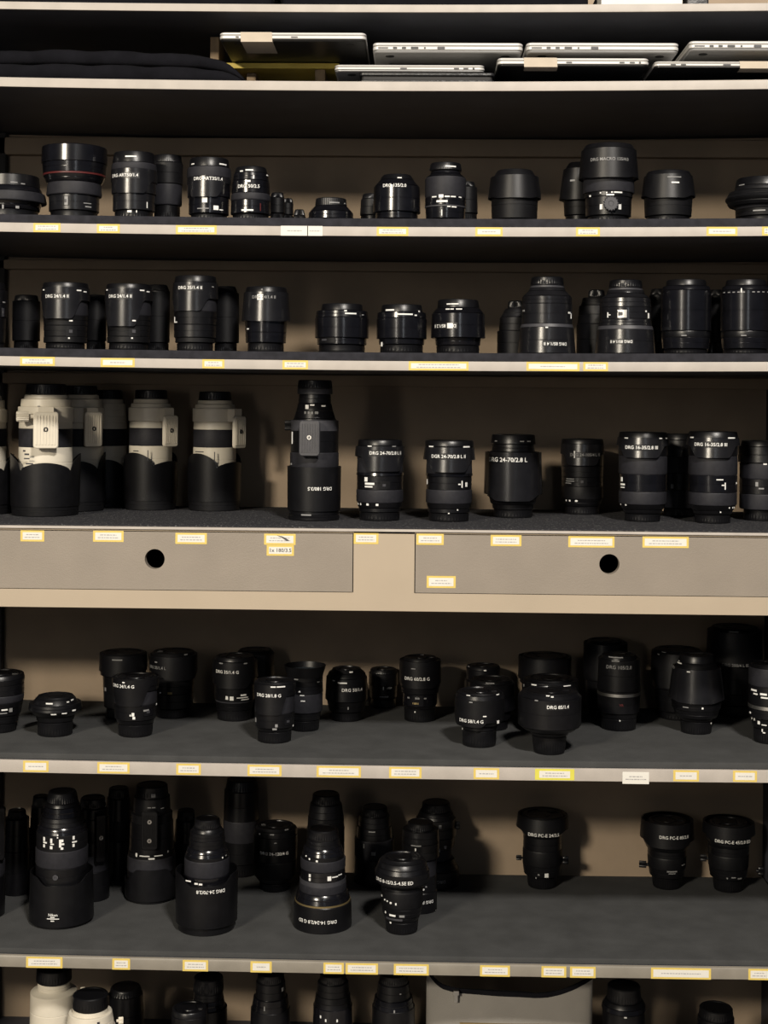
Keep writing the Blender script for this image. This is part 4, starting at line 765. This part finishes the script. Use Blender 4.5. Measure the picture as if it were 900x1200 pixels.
# black folder under E
def slab(name, px0, px1, Y0, Y1, z0, z1, m_, lab, cat, rr=.004):
    x0 = onY(px0, 85, Y0).x; x1 = onY(px1, 85, Y0).x
    o = empty(name, ((x0+x1)/2, (Y0+Y1)/2, z0)); hw = (x1-x0)/2; hd = (Y1-Y0)/2; h = z1-z0
    tag(o, lab, cat)
    return o, hw, hd, h
zs = s1(.1)
zE = E_[1]
o, hw, hd, h = slab('folder', 421, 580, .012, .22, s1(.05)+.0008, zE-.0004, 'leather', 'thick black leather folder lying on the laptop shelf under a silver laptop', 'folder')
for nm, a, b_ in (('cover', 0, h*.30), ('cover', h*.70, h)):
    mb = MB(); mb.rbox(-hw, hw, -hd, hd, a, b_, .008, chamf=.0012, n=5); mb.build(nm, 'leather', o)
mb = MB(); mb.rbox(-hw+.004, hw-.004, -hd+.004, hd-.004, h*.29, h*.71, .006, n=5); mb.build('pages', 'dark', o)
def pad(px0, px1, lo, hi, lab):
    o, hw, hd, h = slab('foam_pad', px0, px1, .085, .22, lo[2]+.0009, hi[1]-.0003, 'cloth', lab, 'pad')
    mb = MB(); mb.rbox(-hw, hw, -hd, hd, 0, h*.5, .006, chamf=min(.001, h*.1)); mb.build('lower_layer', 'cloth', o)
    mb = MB(); mb.rbox(-hw, hw, -hd, hd, h*.5, h, .006, chamf=min(.001, h*.1)); mb.build('upper_layer', 'foamedge', o)
pad(455, 555, E_, B_, 'black foam pad between the laptop on the folder and the one above')
pad(660, 745, F_, C_, 'thin black foam pad between the taped laptop and the one above')
pad(830, 905, G_, D_, 'black foam pad between the two laptops at the right edge')
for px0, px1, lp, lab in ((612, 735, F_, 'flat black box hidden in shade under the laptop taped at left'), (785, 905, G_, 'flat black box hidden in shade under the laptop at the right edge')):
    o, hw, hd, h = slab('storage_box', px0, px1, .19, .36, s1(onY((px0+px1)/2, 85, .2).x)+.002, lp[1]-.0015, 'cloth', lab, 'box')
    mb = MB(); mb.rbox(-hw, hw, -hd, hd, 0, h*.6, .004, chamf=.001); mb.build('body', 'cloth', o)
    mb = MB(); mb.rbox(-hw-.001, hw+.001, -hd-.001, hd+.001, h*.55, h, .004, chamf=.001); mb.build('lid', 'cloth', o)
# yellow board under A, on wooden blocks
zb1 = A_[1]-.0005; zb0 = zb1-.0105
x0 = onY(262, 78, .164).x; x1 = onY(398, 78, .164).x
o = empty('board', ((x0+x1)/2, .25, zb0)); tag(o, 'flat yellow board under the taped laptop, resting on wooden blocks', 'board')
mb = MB(); mb.rbox(-(x1-x0)/2, (x1-x0)/2, -.086, .086, 0, zb1-zb0, .003, chamf=.0008); mb.build('panel', 'ycard', o)
def block(px0, px1, Y, zt, lab):
    a = onY(px0, 85, Y).x; b_ = onY(px1, 85, Y).x; z0 = s1((a+b_)/2)+.0006
    o = MB(); o.rbox(-(b_-a)/2, (b_-a)/2, 0, .09, 0, zt-z0, .0015, chamf=.001)
    q = o.build('wooden_block', 'wood', None, ((a+b_)/2, Y, z0)); tag(q, lab, 'wooden block', 'wooden blocks on the laptop shelf')
block(369, 381, .17, zb0-.0003, 'short wooden block under the yellow board, left of the black folder')
block(289, 300, .20, zb0-.0003, 'wooden block carrying the left of the yellow board, tucked behind the soft black case')
block(246, 256.5, .157, onY(250, 43, .157).z, 'tall pale wooden block standing against the left end of the taped laptop')
# soft black case at left
def softcase():
    a = onY(-25, 90, .03); b_ = onY(284, 90, .03); nx, ny = 40, 12
    W = b_.x-a.x; Dp = .122
    rt = empty('laptop_sleeve', ((a.x+b_.x)/2, .03+Dp/2, 0)); tag(rt, 'soft black padded case lying flat at left on the laptop shelf', 'laptop case')
    cx, cy = rt.location.x, rt.location.y
    def toppx(u):  # height in px at the front
        px = -25+309*u
        pts = [(-25, 60), (60, 57.5), (150, 59.5), (235, 64), (258, 70), (272, 79), (281, 88), (284, 91)]
        for (p, q), (p2, q2) in zip(pts, pts[1:]):
            if p <= px <= p2: return px, q+(q2-q)*(px-p)/(p2-p)
        return px, 91
    def layer(f0, f1, name, m_, off):
        vs = []; fs = []; rnd = random.Random(3)
        for i in range(nx+1):
            u = i/nx; px, tp = toppx(u); x = a.x+W*u; zsf = s1(x)+.0008; zt = onY(px, tp, .05).z
            H = max(.006, zt-zsf)
            ring = []
            for j in range(16):
                an = 2*PI*j/16; yy = math.cos(an); zz = math.sin(an)
                e = .35
                y = (Dp/2-off)*math.copysign(abs(yy)**e, yy); z = .5+.5*math.copysign(abs(zz)**.55, zz)
                lo = zsf+H*f0; hi = zsf+H*f1
                wob = .0015*math.sin(9*u*PI+j)*(1 if z > .5 else 0)
                vs.append((x-cx, y, lo+(hi-lo)*z+(wob if 0 < z < 1 else 0)))
        for i in range(nx):
            for j in range(16):
                p, q = i*16+j, i*16+(j+1) % 16
                fs.append((p, q, q+16, p+16))
        fs.append(tuple(range(16))); fs.append(tuple(reversed(range(nx*16, nx*16+16))))
        mb = MB(); mb.add(vs, fs); mb.build(name, m_, rt, sharp=60)
    layer(0, .56, 'lower_half', 'cloth', 0); layer(.54, 1.0, 'flap', 'cloth', .012)
softcase()
# paper stack on the top shelf
p0 = onY(703, 3, .03); p1 = onY(802, 3, .03)
o = empty('book', ((p0.x+p1.x)/2, .16, top(0, p0.x)+.002)); tag(o, 'thick pale book lying on the topmost shelf, only its lower edge in view', 'book')
w = (p1.x-p0.x)/2
mb = MB(); mb.rbox(-w, w, -.13, .13, 0, .003, .001, chamf=.0005); mb.build('cover', 'paper', o)
mb = MB(); mb.box(-w+.003, w-.003, -.127, .127, .003, .034); mb.build('pages', 'paper', o)
mb = MB(); mb.rbox(-w, w, -.13, .13, .034, .037, .001, chamf=.0005); mb.build('cover', 'paper', o)
p0 = onY(806, 3, .03); p1 = onY(832, 3, .03)
o = empty('storage_box', ((p0.x+p1.x)/2, .14, top(0, p1.x)+.002)); tag(o, 'small dark box beside the pale book on the topmost shelf', 'box')
w = (p1.x-p0.x)/2
mb = MB(); mb.rbox(-w, w, -.1, .1, 0, .03, .003, chamf=.001); mb.build('body', 'leather', o)
mb = MB(); mb.rbox(-w-.001, w+.001, -.101, .101, .026, .045, .003, chamf=.001); mb.build('lid', 'leather', o)

for px0, px1, lab in ((-40, 318, 'long black filler case added to darken the topmost shelf, left one of two'), (330, 690, 'long black case added to darken the topmost shelf, between its twin and the book')):  # black boxes added to hide the lit back wall and keep this strip dark
    p0 = onY(px0, 3, .05); p1 = onY(px1, 3, .05)
    o = empty('filler_case', ((p0.x+p1.x)/2, .2, top(0, p0.x if px0 < 0 else p1.x)+.003)); tag(o, lab, 'case', 'black filler cases added on the topmost shelf')
    w = (p1.x-p0.x)/2
    mb = MB(); mb.rbox(-w, w, -.15, .15, 0, .05, .012, chamf=.003); mb.build('body', 'cloth', o)
    mb = MB(); mb.rbox(-w-.002, w+.002, -.152, .152, .05, .09, .012, chamf=.003); mb.build('lid', 'cloth', o)

# ------------------------------------------------------------------ grey zip pouch on the bottom shelf
def pouch():
    Y0 = .10
    a = onY(500, 1170, Y0); b_ = onY(698, 1170, Y0); zf = top(7, 0)+.0006
    rt = empty('zip_pouch', ((a.x+b_.x)/2, Y0+.05, zf)); tag(rt, 'grey fabric pouch with a black zip hanging open, on the bottom shelf', 'pouch')
    cx, cy = rt.location.x, rt.location.y
    front = [(500,1147),(508,1158),(518,1166),(535,1170),(555,1171),(585,1173),(610,1174),(630,1175.5),(645,1175),(660,1172),(675,1167),(688,1161),(698,1156)]
    back = [(p, q+(6 if 510 < p < 690 else 3)) for p, q in front]
    def at(lst, px):
        for (p, q), (p2, q2) in zip(lst, lst[1:]):
            if p <= px <= p2: return q+(q2-q)*(px-p)/(p2-p)
        return lst[-1][1]
    nx, nz = 40, 10
    def sheet(lst, bulge, name, sgn):
        vs = []; fs = []
        for i in range(nx+1):
            u = i/nx; px = 500+198*u; x = a.x+(b_.x-a.x)*u; zt = onY(px, at(lst, px), Y0).z
            for j in range(nz+1):
                v = j/nz; z = zf+(zt-zf)*v
                bl = bulge*math.sin(PI*u)**.6*(1-.75*v**1.5)+.003+.004*math.sin(u*9+v*5)*math.sin(PI*u)*(1-v)
                for off in (0, -.0015): vs.append((x-cx, sgn*(bl+off), z-zf))
        W = (nz+1)*2
        for i in range(nx):
            for j in range(nz):
                p = i*W+j*2; q = p+W
                fs += [(p, q, q+2, p+2), (p+1, p+3, q+3, q+1)]
            p = i*W+nz*2; q = p+W; fs.append((p, q, q+1, p+1)); p = i*W; q = p+W; fs.append((p, p+1, q+1, q))
        for i in (0, nx):
            for j in range(nz):
                p = i*W+j*2; fs.append((p, p+2, p+3, p+1))
        mb = MB(); mb.add(vs, fs); return mb.build(name, 'pouch', rt, sharp=60)
    sheet(front, .055, 'front_panel', -1); sheet(back, .045, 'back_panel', 1)
    # zip tapes follow both rims
    for lst, sgn, bulge, w in ((front, -1, .055, 2.8), (back, 1, .045, 2.0)):
        vs = []; fs = []
        for i in range(nx+1):
            u = i/nx; px = 500+198*u; x = a.x+(b_.x-a.x)*u; zt = onY(px, at(lst, px), Y0).z-zf
            y = sgn*(bulge*math.sin(PI*u)**.6*.25+.003); hh = w*.0016
            for (dy, dz) in ((-.0016, -hh), (.0016, -hh), (.0016, hh*.9), (-.0016, hh*.9)): vs.append((x-cx, y+dy, zt+dz))
        for i in range(nx):
            for j in range(4):
                p, q = i*4+j, i*4+(j+1) % 4; fs.append((p, q, q+4, p+4))
        fs += [(0, 1, 2, 3), (nx*4+3, nx*4+2, nx*4+1, nx*4)]
        mb = MB(); mb.add(vs, fs); mb.build('zip', 'cloth', rt)
    k = onY(535, 1174, Y0)
    mb = MB(); x = k.x-cx; z = onY(535, 1170, Y0).z-zf
    mb.rbox(x-.003, x+.003, -.025, -.021, z-.018, z+.002, .0012, axis='y'); mb.rbox(x-.005, x+.005, -.027, -.018, z-.004, z+.004, .001, axis='y')
    mb.build('zip_pull', 'silver', rt)
    mb = MB(); zz = onY(560, 1216, Y0-.04).z-zf
    vs = []; fs = []
    for i in range(nx+1):
        u = .2+.75*i/nx; x = a.x+(b_.x-a.x)*u-cx; v = zz/(onY(600, 1172, Y0).z-zf)
        y = -(.055*math.sin(PI*u)**.6*(1-.75*v**1.5)+.003+.004*math.sin(u*9+v*5)*math.sin(PI*u)*(1-v))-.0008
        zc = zz-.004*(u-.5)**2*8
        for (dy, dz) in ((-.0012, -.002), (.0012, -.002), (.0012, .002), (-.0012, .002)): vs.append((x, y+dy, zc+dz))
    for i in range(nx):
        for j in range(4):
            p, q = i*4+j, i*4+(j+1) % 4; fs.append((p, q, q+4, p+4))
    fs += [(0, 1, 2, 3), (nx*4+3, nx*4+2, nx*4+1, nx*4)]
    mb.add(vs, fs); mb.build('piping', 'gold', rt)
pouch()

# ------------------------------------------------------------------ room shell and lamps
def struct(name, mb, m_):
    o = mb.build(name, m_); o['kind'] = 'structure'; return o
mb = MB(); mb.box(-5, 5, -8, .6, -.1, 0); struct('floor', mb, 'floorm')
mb = MB(); mb.box(-5, 5, DEP+.013, DEP+.12, 0, 3.4); struct('wall_back', mb, 'plaster')
def area(name, loc, target, sx, sy, power, col):
    l = bpy.data.lights.new(name, 'AREA'); l.shape = 'RECTANGLE'; l.size = sx; l.size_y = sy; l.energy = power; l.color = col
    o = bpy.data.objects.new(name, l); COL.objects.link(o); o.location = loc
    d = Vector(target)-Vector(loc); o.rotation_euler = d.to_track_quat('-Z', 'Y').to_euler()
    return o
area('ceiling_lamp_far', (-3.4, -6.5, 3.8), (0, 0, 1.2), .9, .5, 500, (1, .89, .72))
area('ceiling_lamp_near', (1.0, -3.8, 4.5), (0, 0.1, 1.0), .5, .35, 330, (1, .93, .84))
area('doorway_light', (-1.4, -3.1, 1.9), (0, 0, 1.75), .19, 1.25, 10, (1, .91, .79))
area('window_light', (.5, -3.4, 2.15), (0, 0, 1.8), .22, .8, 3, (.92, .96, 1))
w = bpy.data.worlds.new('world'); SC.world = w; w.use_nodes = True
bg = w.node_tree.nodes['Background']; bg.inputs[0].default_value = (.55, .68, 1, 1); bg.inputs[1].default_value = .055
vs = SC.view_settings; vs.view_transform = 'Standard'; vs.look = 'None'; vs.gamma = 1; vs.use_curve_mapping = False; vs.exposure = -0.1
SC.cycles.max_bounces = 6
